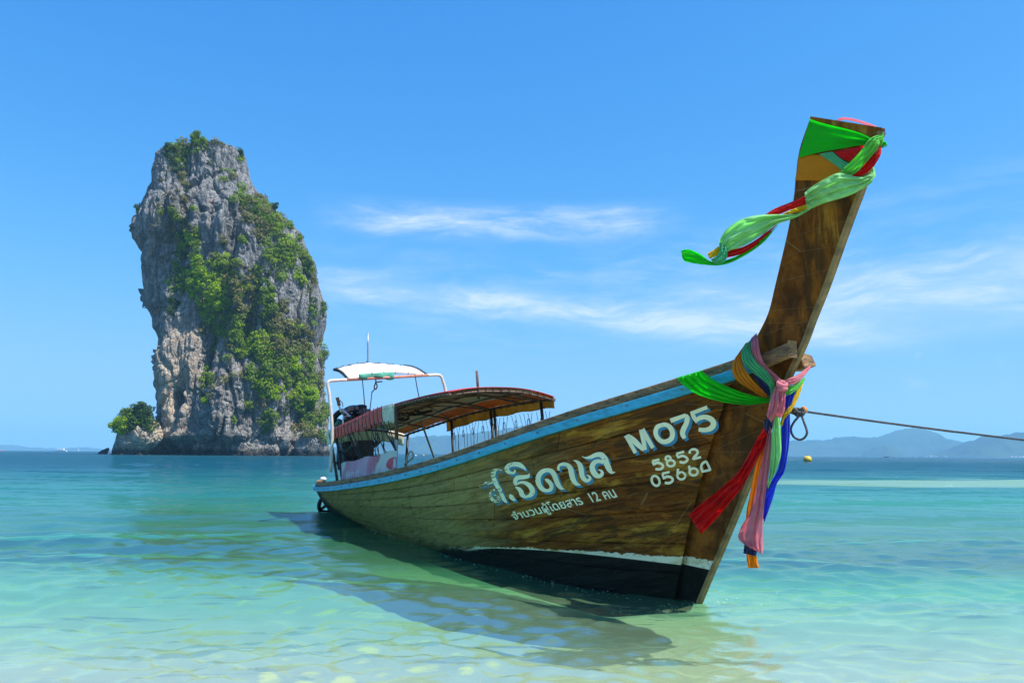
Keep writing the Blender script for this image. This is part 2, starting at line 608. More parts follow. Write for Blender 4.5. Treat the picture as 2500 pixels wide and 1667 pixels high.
def hill(name, prof, dist, depth, seed, rough=0.05, nu=420, nd=46):
    """a range of hills whose skyline follows prof = [(u, v)]; it rises from the water and falls away behind"""
    us = np.array([p[0] for p in prof], float)
    vs_ = np.array([p[1] for p in prof], float)
    U = np.linspace(us[0], us[-1], nu)
    from_h = np.interp(U, us, vs_)
    V_, idx = [], []
    for j in range(nd):
        q = j / (nd - 1)
        yy = dist + depth * q
        sh_ = math.sin(math.pi * min(1, q / 0.9)) ** 0.8 if q < 0.9 else 0.0
        for i, u in enumerate(U):
            d = ray(u, from_h[i])
            yc = dist + depth * 0.45
            top = CAMH + d[2] / d[1] * yc
            x = d[0] / d[1] * (yc * 0.75 + yy * 0.25)
            edge = min(1, 12 * min(i, nu - 1 - i) / nu)
            nz = mnoise.fractal(Vector((x * 0.0022, yy * 0.0022, seed)), 1.0, 2.1, 6)
            nf = mnoise.fractal(Vector((x * 0.02, yy * 0.02, seed + 5)), 0.9, 2.1, 3)
            h = max(0, top) * sh_ * (1 + (1.6 * rough if q > 0.3 and q < 0.6 else 5 * rough) * nz) * edge + 14.0 * nf * min(1, sh_ * 2)
            V_.append((x, yy, h * 1.0 - (2 if q in (0, 1) else 0)))
    F_ = [(j * nu + i, j * nu + i + 1, (j + 1) * nu + i + 1, (j + 1) * nu + i) for j in range(nd - 1) for i in range(nu - 1)]
    o = np_mesh(name, np.array(V_), np.array(F_), m_hill)
    tag(o, kind='structure')
    return o


hill('hill', [(700, 1103), (780, 1092), (860, 1086), (940, 1079), (1033, 1066), (1107, 1063), (1239, 1046), (1330, 1030), (1450, 1030), (1560, 1050),
              (1680, 1068), (1800, 1074), (1925, 1078), (1985, 1076), (2020, 1074), (2060, 1065), (2110, 1069), (2145, 1071), (2170, 1060),
              (2200, 1050), (2225, 1046), (2250, 1050), (2275, 1064), (2300, 1072), (2330, 1078), (2360, 1088), (2420, 1096), (2500, 1104), (2600, 1112)],
      5600, 1500, 3.1)
hill('hill', [(2290, 1110), (2330, 1096), (2355, 1086), (2380, 1077), (2410, 1066), (2450, 1065), (2480, 1059), (2530, 1052), (2640, 1048), (2800, 1060), (3000, 1090)],
     4300, 1000, 8.2, nu=260, nd=34)
hill('hill', [(2100, 1114), (2118, 1104), (2134, 1094), (2150, 1088), (2165, 1087), (2182, 1096), (2192, 1106), (2205, 1114)], 4900, 260, 5.5, nu=120, nd=24)
hill('hill', [(-700, 1090), (-350, 1082), (-120, 1092), (-20, 1089), (25, 1086), (60, 1092), (110, 1095), (150, 1097), (175, 1094), (205, 1092),
              (235, 1096), (300, 1099), (420, 1100), (500, 1102)], 8300, 900, 1.7, nu=240, nd=24)

# ------------------------------------------------------------------ air
m_haze, t = new_mat('sea_haze')
pv = t.n('ShaderNodeVolumePrincipled', ins={'Color': (0.36, 0.73, 1.0), 'Density': 0.00013, 'Anisotropy': 0.1})
t.n('ShaderNodeOutputMaterial', ins={'Volume': pv.outputs[0]})
hb = MB().box((0, 4300, 111), (15000, 10400, 238))
haze = hb.build('haze', m_haze)
tag(haze, kind='stuff')
haze.display_type = 'WIRE'
# ------------------------------------------------------------------ the rock island
IY = 330.0                                  # metres out


def ipt(u, v, y=IY):
    return at_y(u, v, y)


LEFT = [(500, 352), (440, 360), (408, 366), (394, 372), (373, 380), (362, 418), (360, 445), (349, 474), (337, 504), (328, 530), (317, 562), (318, 584),
        (329, 597), (338, 619), (336, 648), (340, 675), (342, 718), (342, 742), (356, 766), (360, 794), (370, 823), (369, 850), (376, 887),
        (379, 936), (384, 957), (376, 984), (368, 1010), (360, 1040), (350, 1066), (352, 1080), (362, 1098), (372, 1110)]
RIGHT = [(520, 347), (542, 349), (566, 356), (585, 362), (595, 396), (601, 423), (625, 458), (668, 498), (703, 530), (729, 557), (740, 589), (762, 629), (770, 675),
         (780, 712), (786, 729), (788, 759), (783, 790), (775, 834), (780, 861), (783, 893), (786, 941), (794, 995), (797, 1048), (798, 1075), (792, 1092), (790, 1110)]
li = np.array([ipt(*p) for p in LEFT])
ri = np.array([ipt(*p) for p in RIGHT])
ZT = max(li[0, 2], ri[0, 2])
ZB = -3.0
NZ, NTH = 560, 620
zs = np.linspace(ZT, ZB, NZ)
xl = np.interp(-zs, -li[:, 2], li[:, 0])
xr = np.interp(-zs, -ri[:, 2], ri[:, 0])
cx_ = (xl + xr) / 2
hw = np.maximum((xr - xl) / 2 * 0.965, 0.5)
# angle grid: finer on the side that faces the beach (-Y)
th = np.linspace(0, 2 * np.pi, NTH, endpoint=False)
th = th + 0.45 * np.sin(th - np.pi / 2 + np.pi / 2) * 0
TH, ZZ = np.meshgrid(th, zs)
HW, CXX = hw[:, None], cx_[:, None]
cs, sn = np.cos(TH), np.sin(TH)
e = 0.82
DX = np.sign(cs) * np.abs(cs) ** e
DY = np.sign(sn) * np.abs(sn) ** e
depth = 0.50 * HW + 6
# buttresses and gullies of the beach side, as bumps (x position, centre z, width, height range, push)
V0 = np.stack([CXX + HW * DX, IY + 6 + depth * DY, ZZ], -1)


def big(x, z):
    f = np.zeros_like(x)
    for (u, v, ru, rv, a) in BUT:
        p = ipt(u, v)
        q = ((x - p[0]) / (ru * IY / FPX)) ** 2 + ((z - p[2]) / (rv * IY / FPX)) ** 2
        f += 1.35 * a * np.exp(-q)
    return f


BUT = [(520, 1000, 60, 260, 7.0),     # central buttress
       (600, 1000, 45, 130, 9.0),     # grey pillar
       (455, 900, 42, 220, 9.0),      # tan wall
       (400, 900, 30, 300, -8.0),     # shaded hollow on the left
       (497, 985, 9, 26, -9.0), (735, 1030, 20, 40, -9.0), (690, 870, 70, 170, 7.0), (715, 1040, 22, 80, 5.0),
       (770, 1080, 30, 26, 5.0), (560, 900, 10, 60, -7.0), (640, 700, 60, 120, 5.0), (545, 640, 26, 110, 4.0),
       (480, 640, 22, 160, -5.0), (420, 520, 40, 160, 4.0), (385, 480, 10, 160, -3.5), (440, 640, 9, 120, -3.5),
       (590, 560, 18, 90, 4.5), (518, 570, 10, 80, 4.0), (505, 540, 7, 60, -4.0), (660, 760, 16, 90, -5.0),
       (760, 800, 16, 60, 5.0), (745, 730, 8, 90, -4.0), (610, 660, 8, 120, -3.0), (340, 650, 8, 200, 3.0)]
front = np.clip(-DY, 0, 1)
push = big(V0[..., 0], V0[..., 2]) * front ** 0.7
V0[..., 1] -= push
flat = V0.reshape(-1, 3)
disp = np.zeros(len(flat))
N_ = mnoise
nx = (DX / np.maximum(HW, 1)).reshape(-1)
nrmx = DX.reshape(-1)
nrmy = DY.reshape(-1)
ln = np.sqrt(nrmx ** 2 + nrmy ** 2) + 1e-6
nrmx, nrmy = nrmx / ln, nrmy / ln
frac, vor, noi = mnoise.fractal, mnoise.voronoi, mnoise.noise
is_front = (nrmy < 0.35)
for i, (x, y, z) in enumerate(flat):
    a = x * 0.9 + y * 0.55
    if is_front[i]:
        w1 = noi(Vector((x * 0.06, y * 0.06, z * 0.05)))
        d = 2.9 * frac(Vector((a * 0.075 + 0.5 * w1, y * 0.05, z * 0.028)), 1.0, 2.1, 3)
        # vertical flutes
        fl = noi(Vector((a * 0.34 + 1.1 * w1, 3.1, z * 0.035)))
        d += 2.8 * (abs(fl) ** 0.8 - 0.35)
        # blocks: crackle of near-vertical cells
        vq = vor(Vector((a * 0.15 + w1 * 0.5, y * 0.1, z * 0.045)))
        q = vq[0]
        d += 2.0 * min(1.0, (q[1] - q[0]) * 4.0) - 1.4 + 1.5 * math.sin(vq[1][0].x * 37.9 + vq[1][0].z * 17.1)
        vq = vor(Vector((a * 0.30 + 4, y * 0.2, z * 0.11 + w1 * .6)))
        q = vq[0]
        d += 0.7 * min(1.0, (q[1] - q[0]) * 5.0) - 0.4 + 0.7 * math.sin(vq[1][0].x * 37.9 + vq[1][0].z * 17.1)
        q = vor(Vector((a * 0.55, y * 0.25, z * 0.22 + w1)))[0]
        d += 0.40 * min(1.0, (q[1] - q[0]) * 3.4) - 0.2
        d += 0.36 * frac(Vector((a * 0.8, y * 0.8, z * 0.38)), 0.8, 2.2, 3)
        # ledges
        d += 0.7 * noi(Vector((a * 0.06, 7.7, z * 0.28)))
    else:
        d = 3.5 * frac(Vector((a * 0.075, y * 0.05, z * 0.04)), 1.0, 2.1, 4)
    disp[i] = d
# quiet the silhouette so the outline stays as drawn
side = np.clip(1.22 - np.abs(nrmx), 0.12, 1.0)
disp = (disp - 0.6 * (1 - side)) * side
# wave-cut notch at the waterline
zf = flat[:, 2]
uu = flat[:, 0] / IY * FPX + CX
notch = np.exp(-((zf - 1.4) / 2.2) ** 2) * 3.8 * np.clip((545 - uu) / 40, 0.15, 1) * (1 - 0.4 * np.sin(flat[:, 0] * 0.9))
over = np.exp(-((zf - 7.5) / 3.0) ** 2) * 1.5
disp += (over - notch) * np.clip(-nrmy + 0.5, 0, 1)
flat[:, 0] += nrmx * disp
flat[:, 1] += nrmy * disp
top_n = np.array([noi(Vector((x * 0.25, y * 0.25, 2.0))) for x, y, z in flat[:NTH]])
# crown cap
rows = [flat.reshape(NZ, NTH, 3)]
cap = []
c0 = flat[:NTH].mean(0)
for k, f in enumerate((0.75, 0.5, 0.25, 0.0)):
    ring = c0 + (flat[:NTH] - c0) * f
    ring[:, 2] += (1 - f) * 1.0 + top_n * 0.8
    cap.append(ring)
VI = np.vstack([c for c in cap[::-1]] + [flat])
NRW = NZ + 4
k0 = (np.arange(NRW - 1)[:, None] * NTH + np.arange(NTH)[None, :])
k1 = (np.arange(NRW - 1)[:, None] * NTH + (np.arange(NTH) + 1)[None, :] % NTH)
QI = np.stack([k0, k0 + NTH, k1 + NTH, k1], -1).reshape(-1, 4)

m_rock, t = new_mat('limestone')
pos = t.n('ShaderNodeNewGeometry').outputs['Position']
X_, Y_, Z_ = t.sep(pos)
na_ = t.noise(t.mapv(pos, (0.05, 0.05, 0.022)), 1.0, 5, 0.6)
nb_ = t.noise(t.mapv(pos, (0.9, 0.9, 0.09)), 1.0, 6, 0.65, 0.3)      # running-water streaks
nc_ = t.noise(t.mapv(pos, (0.6, 0.6, 0.5)), 1.0, 8, 0.7)
nd_ = t.noise(t.mapv(pos, (0.035, 0.035, 0.03), loc=(5, 2, 1)), 1.0, 4, 0.6)
c = t.mix(t.rng(nc_, 0.22, 0.80), (0.105, 0.107, 0.108), (0.42, 0.41, 0.39))
c = t.mix(t.m('MULTIPLY', t.rng(nb_, 0.42, 0.66), 0.72), c, (0.085, 0.09, 0.10))
c = t.mix(t.m('MULTIPLY', t.rng(nb_, 0.40, 0.22), 0.45), c, (0.55, 0.53, 0.48))
str_ = t.noise(t.mapv(pos, (0.30, 0.30, 0.022), loc=(2, 5, 0)), 1.0, 6, 0.62, 0.2)
c = t.mix(t.m('MULTIPLY', t.rng(str_, 0.50, 0.64), 0.6), c, (0.055, 0.06, 0.068))
c = t.mix(t.m('MULTIPLY', t.rng(str_, 0.42, 0.30), 0.35), c, (0.50, 0.48, 0.44))
# fresh ochre and buff faces, chiefly low on the beach side
low = t.rng(Z_, 12, 78, 1.0, 0.0)
xo = t.rng(t.m('ABSOLUTE', t.m('SUBTRACT', X_, -135.0)), 0.0, 26.0, 1.0, 0.15)
tan_f = t.m('MULTIPLY', t.m('MULTIPLY', t.m('MAXIMUM', low, t.rng(nd_, 0.60, 0.72)), t.rng(na_, 0.34, 0.52)), xo)
c = t.mix(t.m('MULTIPLY', tan_f, 1.0), c, t.mix(t.rng(nc_, 0.35, 0.65), (0.42, 0.29, 0.18), (0.66, 0.53, 0.39)))
rust = t.rng(t.noise(t.mapv(pos, (0.22, 0.22, 0.09), loc=(1, 7, 2)), 1.0, 5, 0.6), 0.655, 0.70)
c = t.mix(t.m('MULTIPLY', rust, 0.6), c, (0.44, 0.22, 0.09))
lich = t.rng(t.noise(t.mapv(pos, (0.12, 0.12, 0.1), loc=(9, 1, 4)), 1.0, 7, 0.7), 0.56, 0.66)
c = t.mix(t.m('MULTIPLY', lich, 0.45), c, (0.14, 0.15, 0.06))
# tide band, dark and wet, and a pale salt rim
c = t.mix(t.rng(t.m('ADD', Z_, t.m('MULTIPLY', nc_, 2.0)), 2.2, 4.2, 0.92, 0.0), c, (0.028, 0.027, 0.026))
crk = t.vor(t.mapv(pos, (0.42, 0.42, 0.17)), 1.0, 'DISTANCE_TO_EDGE')
crk2 = t.vor(t.mapv(pos, (1.3, 1.3, 0.6), loc=(3, 3, 3)), 1.0, 'DISTANCE_TO_EDGE')
c = t.mix(t.rng(crk, 0.0, 0.03, 0.5, 0.0), c, (0.04, 0.04, 0.043))
hgt = t.m('ADD', t.m('MULTIPLY', t.rng(crk, 0, 0.12), 1.0), t.m('ADD', t.m('MULTIPLY', t.rng(crk2, 0, 0.15), 0.5), t.m('ADD', nc_, t.m('MULTIPLY', nb_, 0.6))))
p = t.n('ShaderNodeBsdfPrincipled', ins={'Base Color': c, 'Roughness': 0.92, 'Normal': t.bump(hgt, 0.8, 0.55)})
p.inputs['Specular IOR Level'].default_value = 0.15
t.n('ShaderNodeOutputMaterial', ins={'Surface': p.outputs[0]})

island = empty('rock_island', (ipt(580, 1108)[0], IY, 0))
tag(island, 'towering grey limestone island rising sheer from the sea, draped in green scrub', 'island')


def isl(o):
    o.parent = island
    o.matrix_parent_inverse = Matrix.Translation(-Vector(island.location))
    return o


cliff = isl(np_mesh('cliff', VI, QI, m_rock))


def boulder(name, u0, u1, v0, v1, y, seed, mat=m_rock, depthk=0.7, skew=0.0, flat_top=False, n=56, m=34):
    """a lump of rock whose seen outline fills u0..u1, v0..v1"""
    a, b = at_y(u0, v1, y), at_y(u1, v1, y)
    zt = at_y((u0 + u1) / 2, v0, y)[2]
    cx0, hx = (a[0] + b[0]) / 2, (b[0] - a[0]) / 2
    vv = []
    for j in range(m + 1):
        q = j / m
        for k in range(n):
            an = 2 * math.pi * k / n
            el_ = q * math.pi / 2
            r = math.cos(el_) ** 0.6
            px = math.cos(an) * r
            py = math.sin(an) * r
            pz = math.sin(el_)
            nz = 1 + 0.30 * frac(Vector((px * 1.7 + seed, py * 1.7, pz * 1.9)), 1.0, 2.1, 6)
            vv.append((cx0 + hx * px * (0.82 + 0.18 * nz) + skew * hx * pz, y + hx * depthk * py * nz, (zt + 1.5) * pz * nz - 1.5))
    ff = [(j * n + k, j * n + (k + 1) % n, (j + 1) * n + (k + 1) % n, (j + 1) * n + k) for j in range(m) for k in range(n)]
    return np_mesh(name, np.array(vv), np.array(ff), mat)


ledge = isl(boulder('rock_ledge', 532, 682, 1070, 1107, IY - 20, 3.3, n=140, m=50, depthk=0.35, skew=0.12))
ledge2 = isl(boulder('rock_ledge', 716, 802, 1052, 1107, IY - 16, 6.1, n=110, m=44, depthk=0.45))
base_lumps = [(352, 402, 1078, IY - 17, 6.6), (368, 470, 1084, IY - 1, 2.2), (452, 520, 1090, IY - 12, 4.4), (500, 545, 1094, IY - 17, 7.7), (676, 722, 1088, IY - 14, 5.9), (588, 640, 1093, IY - 24, 8.8), (760, 806, 1078, IY - 12, 3.9), (415, 446, 1096, IY - 8, 1.3)]
lumps = [isl(boulder('base_rock', a, b, c, 1107, y_, sd, n=48, m=22, depthk=.6)) for a, b, c, y_, sd in base_lumps]
outc = isl(boulder('outcrop', 276, 400, 1022, 1104, IY - 30, 9.7, n=130, m=60, depthk=0.5))
# undercut of the outcrop
me = outc.data
for v in me.vertices:
    z = v.co.z
    k = math.exp(-((z - 1.0) / 3.2) ** 2)
    cxx = ipt(345, 1100)[0]
    v.co.x = v.co.x + (cxx - v.co.x) * 0.26 * k
    v.co.y = v.co.y + (IY - 28 - v.co.y) * 0.3 * k
lone = boulder('sea_rock', 237, 262, 1096, 1104, IY + 30, 1.2, n=30, m=16)
m_wet = simple('wet_dark_rock', (0.03, 0.03, 0.032), 0.7, scale=0.6, bump=0.5, bscale=2)
lone.data.materials[0] = m_wet
for v in lone.data.vertices:
    if v.co.z > 0:
        v.co.x += v.co.z * 0.9
tag(lone, 'small black wedge of rock awash left of the limestone island', 'rock')
# hanging spikes of dripstone on the left edge
dr = MB()
for (u, v, l) in ((344, 735, 26), (348, 752, 22), (340, 732, 14), (353, 760, 16), (332, 604, 20), (338, 612, 16), (374, 905, 24), (378, 915, 20), (371, 893, 16), (376, 880, 14)):
    p = ipt(u + 9, v - 16, IY + 4)
    k = l * IY / FPX
    pts = [p + np.array([rng.uniform(-.3, .3) * i, -1.5, -k * i / 4 + 1.5]) for i in range(6)]
    dr.tube(pts, [1.5, 1.3, 1.0, 0.7, 0.4, 0.08], 7)
dro = isl(dr.build('dripstone', m_rock, smooth=True))
tag(dro, kind='stuff')

# ---- greenery
bpy.context.view_layer.update()


def bvh_of(objs):
    vs_, fs = [], []
    for o in objs:
        mw = o.matrix_world
        n = len(vs_)
        co = np.empty(len(o.data.vertices) * 3, dtype=np.float32)
        o.data.vertices.foreach_get('co', co)
        co = co.reshape(-1, 3)
        M_ = np.array(mw)
        co = co @ M_[:3, :3].T + M_[:3, 3]
        vs_ += [tuple(map(float, r)) for r in co]
        fs += [tuple(i + n for i in p.vertices) for p in o.data.polygons]
    return BVHTree.FromPolygons(vs_, fs)


ibvh = bvh_of([cliff, ledge, ledge2, outc])


def leafmat(name, c0, c1, c2):
    m, t = new_mat(name)
    pos = t.n('ShaderNodeNewGeometry').outputs['Position']
    oi = t.n('ShaderNodeNewGeometry').outputs['Random Per Island']
    n1 = t.noise(pos, 0.16, 4, 0.6)
    c = t.mix(t.rng(n1, 0.32, 0.68), c0, c1)
    c = t.mix(t.m('MULTIPLY', oi, 0.55), c, c2)
    d = t.n('ShaderNodeBsdfDiffuse', ins={'Color': c})
    tr = t.n('ShaderNodeBsdfTranslucent', ins={'Color': c})
    sh = t.n('ShaderNodeMixShader', ins={0: 0.32, 1: d.outputs[0], 2: tr.outputs[0]})
    t.n('ShaderNodeOutputMaterial', ins={'Surface': sh.outputs[0]})
    return m


M_BR = leafmat('bright_leaves', (0.28, 0.44, 0.015), (0.44, 0.57, 0.025), (0.12, 0.24, 0.012))
M_MID = leafmat('green_leaves', (0.17, 0.27, 0.03), (0.28, 0.38, 0.05), (0.09, 0.16, 0.02))
M_OL = leafmat('olive_scrub', (0.21, 0.21, 0.07), (0.32, 0.29, 0.12), (0.12, 0.12, 0.04))
M_DK = leafmat('dark_leaves', (0.05, 0.095, 0.025), (0.09, 0.15, 0.035), (0.03, 0.06, 0.018))
M_DRY = leafmat('dry_scrub', (0.20, 0.17, 0.085), (0.27, 0.21, 0.11), (0.12, 0.11, 0.05))
M_TWIG = simple('grey_wood', (0.16, 0.14, 0.12), 0.9, scale=2)
MATS = {'b': M_BR, 'm': M_MID, 'o': M_OL, 'd': M_DK, 'y': M_DRY}


def leaf_cloud(centres, radii, n, size, g):
    """n small crossed leaf sprays spread through and over ellipsoids"""
    C_ = np.asarray(centres)
    R_ = np.asarray(radii)
    wgt = R_ ** 2
    pick = g.choice(len(C_), n, p=wgt / wgt.sum())
    d = g.normal(size=(n, 3))
    d /= np.linalg.norm(d, axis=1)[:, None]
    rad_ = R_[pick] * (0.55 + 0.5 * g.random(n) ** 0.6)
    P = C_[pick] + d * rad_[:, None] * np.array([1.0, 0.9, 0.75])
    # leaf spray: a bent quad facing roughly outwards
    nrm_ = d + g.normal(size=(n, 3)) * 0.55 + np.array([0, 0, 0.35])
    nrm_ /= np.linalg.norm(nrm_, axis=1)[:, None]
    a = np.cross(nrm_, g.normal(size=(n, 3)))
    a /= np.linalg.norm(a, axis=1)[:, None]
    b = np.cross(nrm_, a)
    s = size * (0.5 + g.random(n))[:, None]
    v = np.stack([P - a * s, P + b * s * 0.55, P + a * s, P - b * s * 0.55], 1).reshape(-1, 3)
    f = np.arange(n * 4).reshape(-1, 4)
    return v, f


def cast(u, v):
    d = Vector(ray(u, v))
    h = ibvh.ray_cast(Vector(CAM), d)
    return h[0]


# scrub that reads as one mass: (u, v, ru, rv, rotation, kind, density)
SCRUB = [
    (455, 350, 55, 22, -20, 'm', 1.2), (430, 385, 26, 40, 0, 'd', 0.9), (445, 400, 16, 40, 0, 'm', 0.7), (540, 352, 18, 10, 0, 'o', .8), (586, 380, 8, 22, 0, 'd', 1),
    (556, 428, 22, 14, 30, 'm', .9), (512, 405, 9, 8, 0, 'd', 1), (452, 478, 9, 18, 0, 'o', .8), (450, 440, 14, 22, 0, 'o', .4), (405, 515, 20, 14, 0, 'm', .7), (472, 510, 12, 9, 0, 'm', .9),
    (428, 540, 10, 18, 0, 'm', .7), (440, 560, 36, 36, 0, 'o', .7), (420, 500, 40, 40, 0, 'y', .35), (400, 590, 40, 60, 0, 'y', .35), (455, 600, 34, 34, -30, 'm', 1), (447, 590, 18, 18, 0, 'b', .8),
    (393, 500, 10, 60, 0, 'y', .4), (590, 480, 22, 30, 50, 'm', 1.0), (625, 510, 30, 46, -45, 'o', 1.2), (650, 520, 36, 40, -45, 'm', 1.2), (690, 545, 24, 40, -35, 'm', 1.1), (640, 560, 18, 36, -20, 'o', 1),
    (665, 590, 28, 45, -10, 'm', 1.1), (710, 585, 22, 14, 20, 'b', .8), (720, 610, 34, 22, 40, 'm', 1.1), (748, 640, 20, 36, -15, 'm', 1.1), (762, 690, 16, 40, -8, 'o', 1), (690, 640, 26, 46, 0, 'm', 1.0),
    (730, 680, 12, 16, 0, 'b', .8), (590, 580, 12, 10, 0, 'm', 1), (545, 590, 12, 8, 0, 'o', .8), (640, 680, 20, 40, 0, 'd', .8), (430, 680, 24, 40, 10, 'm', 1), (425, 740, 14, 34, 0, 'd', .9), (418, 752, 10, 12, 0, 'o', 1),
    (470, 660, 26, 36, -20, 'b', 1.1), (500, 700, 46, 40, -30, 'b', 1.3), (545, 650, 40, 30, 0, 'm', 1.1), (580, 690, 40, 40, 0, 'o', 1.0), (540, 720, 30, 30, 0, 'b', 1.1), (520, 750, 34, 34, 0, 'b', 1.1),
    (600, 730, 40, 34, 0, 'o', .9), (550, 790, 44, 34, 0, 'm', 1.2), (600, 780, 34, 30, 0, 'o', .9), (655, 740, 22, 44, -10, 'm', 1.1), (680, 780, 24, 50, -10, 'o', 1.1), (655, 780, 16, 40, 0, 'd', .9),
    (500, 800, 14, 20, 0, 'o', .9), (600, 840, 50, 34, 15, 'm', 1.2), (640, 850, 34, 40, 0, 'b', 1.0), (670, 830, 40, 50, -20, 'o', 1.1), (650, 910, 44, 50, -20, 'm', 1.2), (660, 950, 36, 26, -20, 'b', 1.1),
    (720, 830, 44, 50, -20, 'o', 1.2), (730, 900, 44, 60, -10, 'm', 1.2), (745, 950, 36, 46, 0, 'b', 0.9), (760, 1000, 30, 46, 0, 'm', 1.1), (735, 980, 34, 20, 0, 'b', 1), (785, 910, 12, 60, 0, 'o', 1),
    (510, 930, 18, 30, 0, 'm', .9), (515, 960, 10, 18, 0, 'o', .8), (500, 975, 8, 12, 0, 'b', .5), (552, 932, 10, 14, 0, 'o', .7), (582, 918, 13, 12, 0, 'o', .8), (557, 872, 12, 12, 0, 'm', .7), (655, 1030, 26, 26, 0, 'm', .9), (660, 1015, 16, 12, 0, 'b', .7),
    (610, 990, 8, 10, 0, 'm', .5), (570, 1024, 7, 6, 0, 'm', .6), (742, 1055, 34, 16, -10, 'o', 1.2), (790, 1030, 12, 50, 0, 'm', .9), (770, 770, 18, 26, 0, 'm', .9), (760, 745, 10, 20, 0, 'o', .6),
    (640, 985, 20, 14, 0, 'o', .6), (695, 995, 10, 20, 0, 'o', .5), (330, 1020, 40, 24, 0, 'd', 1.2), (365, 1030, 22, 28, 0, 'd', 1.1), (312, 1040, 30, 16, 0, 'm', 1), (780, 840, 8, 14, 0, 'o', 1),  # dark leaves nearest the cliff carry its cast shade in their colour
]
g = np.random.default_rng(5)
clouds = {k: [] for k in MATS}
for (u, v, ru, rv, rot, kd, dens) in SCRUB:
    nb = max(3, int(dens * ru * rv / 26))
    cr_r, sr_r = math.cos(R(-rot)), math.sin(R(-rot))
    for _ in range(nb):
        r_ = math.sqrt(g.random())
        a_ = g.random() * 2 * math.pi
        du, dv = ru * r_ * math.cos(a_), rv * r_ * math.sin(a_)
        q = cast(u + du * cr_r - dv * sr_r, v + du * sr_r + dv * cr_r)
        if q is None:
            continue
        rad_ = g.uniform(0.7, 2.1) * (1.0 if kd != 'y' else 0.6)
        kk = kd if g.random() < 0.74 else g.choice(['m', 'o', 'd', 'b'] if kd != 'y' else ['y', 'o'])
        clouds[kk].append((np.array(q) + np.array([0, -rad_ * 0.35, 0.1 + rad_ * 0.2]), rad_))
NAMES = {'b': 'foliage', 'm': 'foliage', 'o': 'scrub', 'd': 'foliage', 'y': 'dry_scrub'}
for kd, lst in clouds.items():
    if not lst:
        continue
    cs_ = np.array([c for c, r in lst])
    rs_ = np.array([r for c, r in lst])
    n = int((rs_ ** 2).sum() * 26)
    v_, f_ = leaf_cloud(cs_, rs_, n, 0.40, g)
    o = np_mesh(NAMES[kd], v_, f_, MATS[kd], smooth=False)
    tag(o, kind='stuff')

# trees and bushes one can tell apart
TREES = [
    (480, 335, 20, 20, 'm', 'rounded green tree on the very summit of the island'),
    (447, 345, 22, 13, 'o', 'wispy pale tree left of the summit tree, branches against the sky'),
    (409, 356, 14, 15, 'd', 'dark bushy tree on the top left shoulder of the island'),
    (586, 372, 7, 14, 'd', 'dark shrub clinging below the top right corner of the island'),
    (468, 568, 19, 22, 'b', 'bright lime green tree halfway up the left part of the grey wall'),
    (446, 600, 16, 18, 'b', 'bright green bush just below the lime green tree on the wall'),
    (590, 582, 12, 12, 'm', 'lone dark green bush on bare grey rock right of centre of the wall'),
    (542, 590, 9, 8, 'd', 'small dark bush on bare grey rock above the middle greenery'),
    (336, 506, 13, 16, 'd', 'dark shrubs overhanging the upper left edge of the island'),
    (316, 553, 6, 12, 'd', 'small dark shrub at the bulging left edge of the island'),
    (540, 730, 26, 30, 'b', 'big lime green tree in the middle of the cliff greenery'),
    (478, 690, 22, 34, 'b', 'tall bright green tree on the left edge of the middle greenery'),
    (524, 838, 24, 24, 'm', 'round fresh green tree at the foot of the middle greenery'),
    (656, 722, 12, 14, 'b', 'small vivid green tree in the dark gully right of the middle'),
    (736, 682, 12, 16, 'b', 'light green tree on the right flank between grey ribs'),
    (708, 888, 22, 22, 'b', 'bright green tree on the lower right slope'),
    (748, 962, 26, 26, 'b', 'large bright green tree above the dark cave at lower right'),
    (788, 858, 15, 26, 'm', 'airy grey green tree leaning out from the right edge of the island'),
    (788, 748, 9, 20, 'm', 'green tree on the right edge above the orange overhang'),
    (798, 1000, 10, 22, 'o', 'thin shrub low on the right edge of the island beside the boat'),
    (510, 915, 15, 18, 'm', 'green bush on the ledge between tan wall and grey pillar'),
    (286, 1040, 24, 22, 'b', 'yellow green tree overhanging the rocky left foot of the island'),
    (340, 1000, 24, 20, 'd', 'spreading tree on the left foot, leaves coloured dark as shade of the cliff'),  # leaf colour darkened to stand for the shadow of the cliff
    (304, 1012, 22, 18, 'm', 'mid green tree behind the yellow green one on the left foot'),
    (742, 640, 18, 20, 'd', 'dark green tree crowning the right shoulder of the island'),
    (668, 500, 12, 10, 'd', 'small dark tree on the upper right skyline of the island'),
]
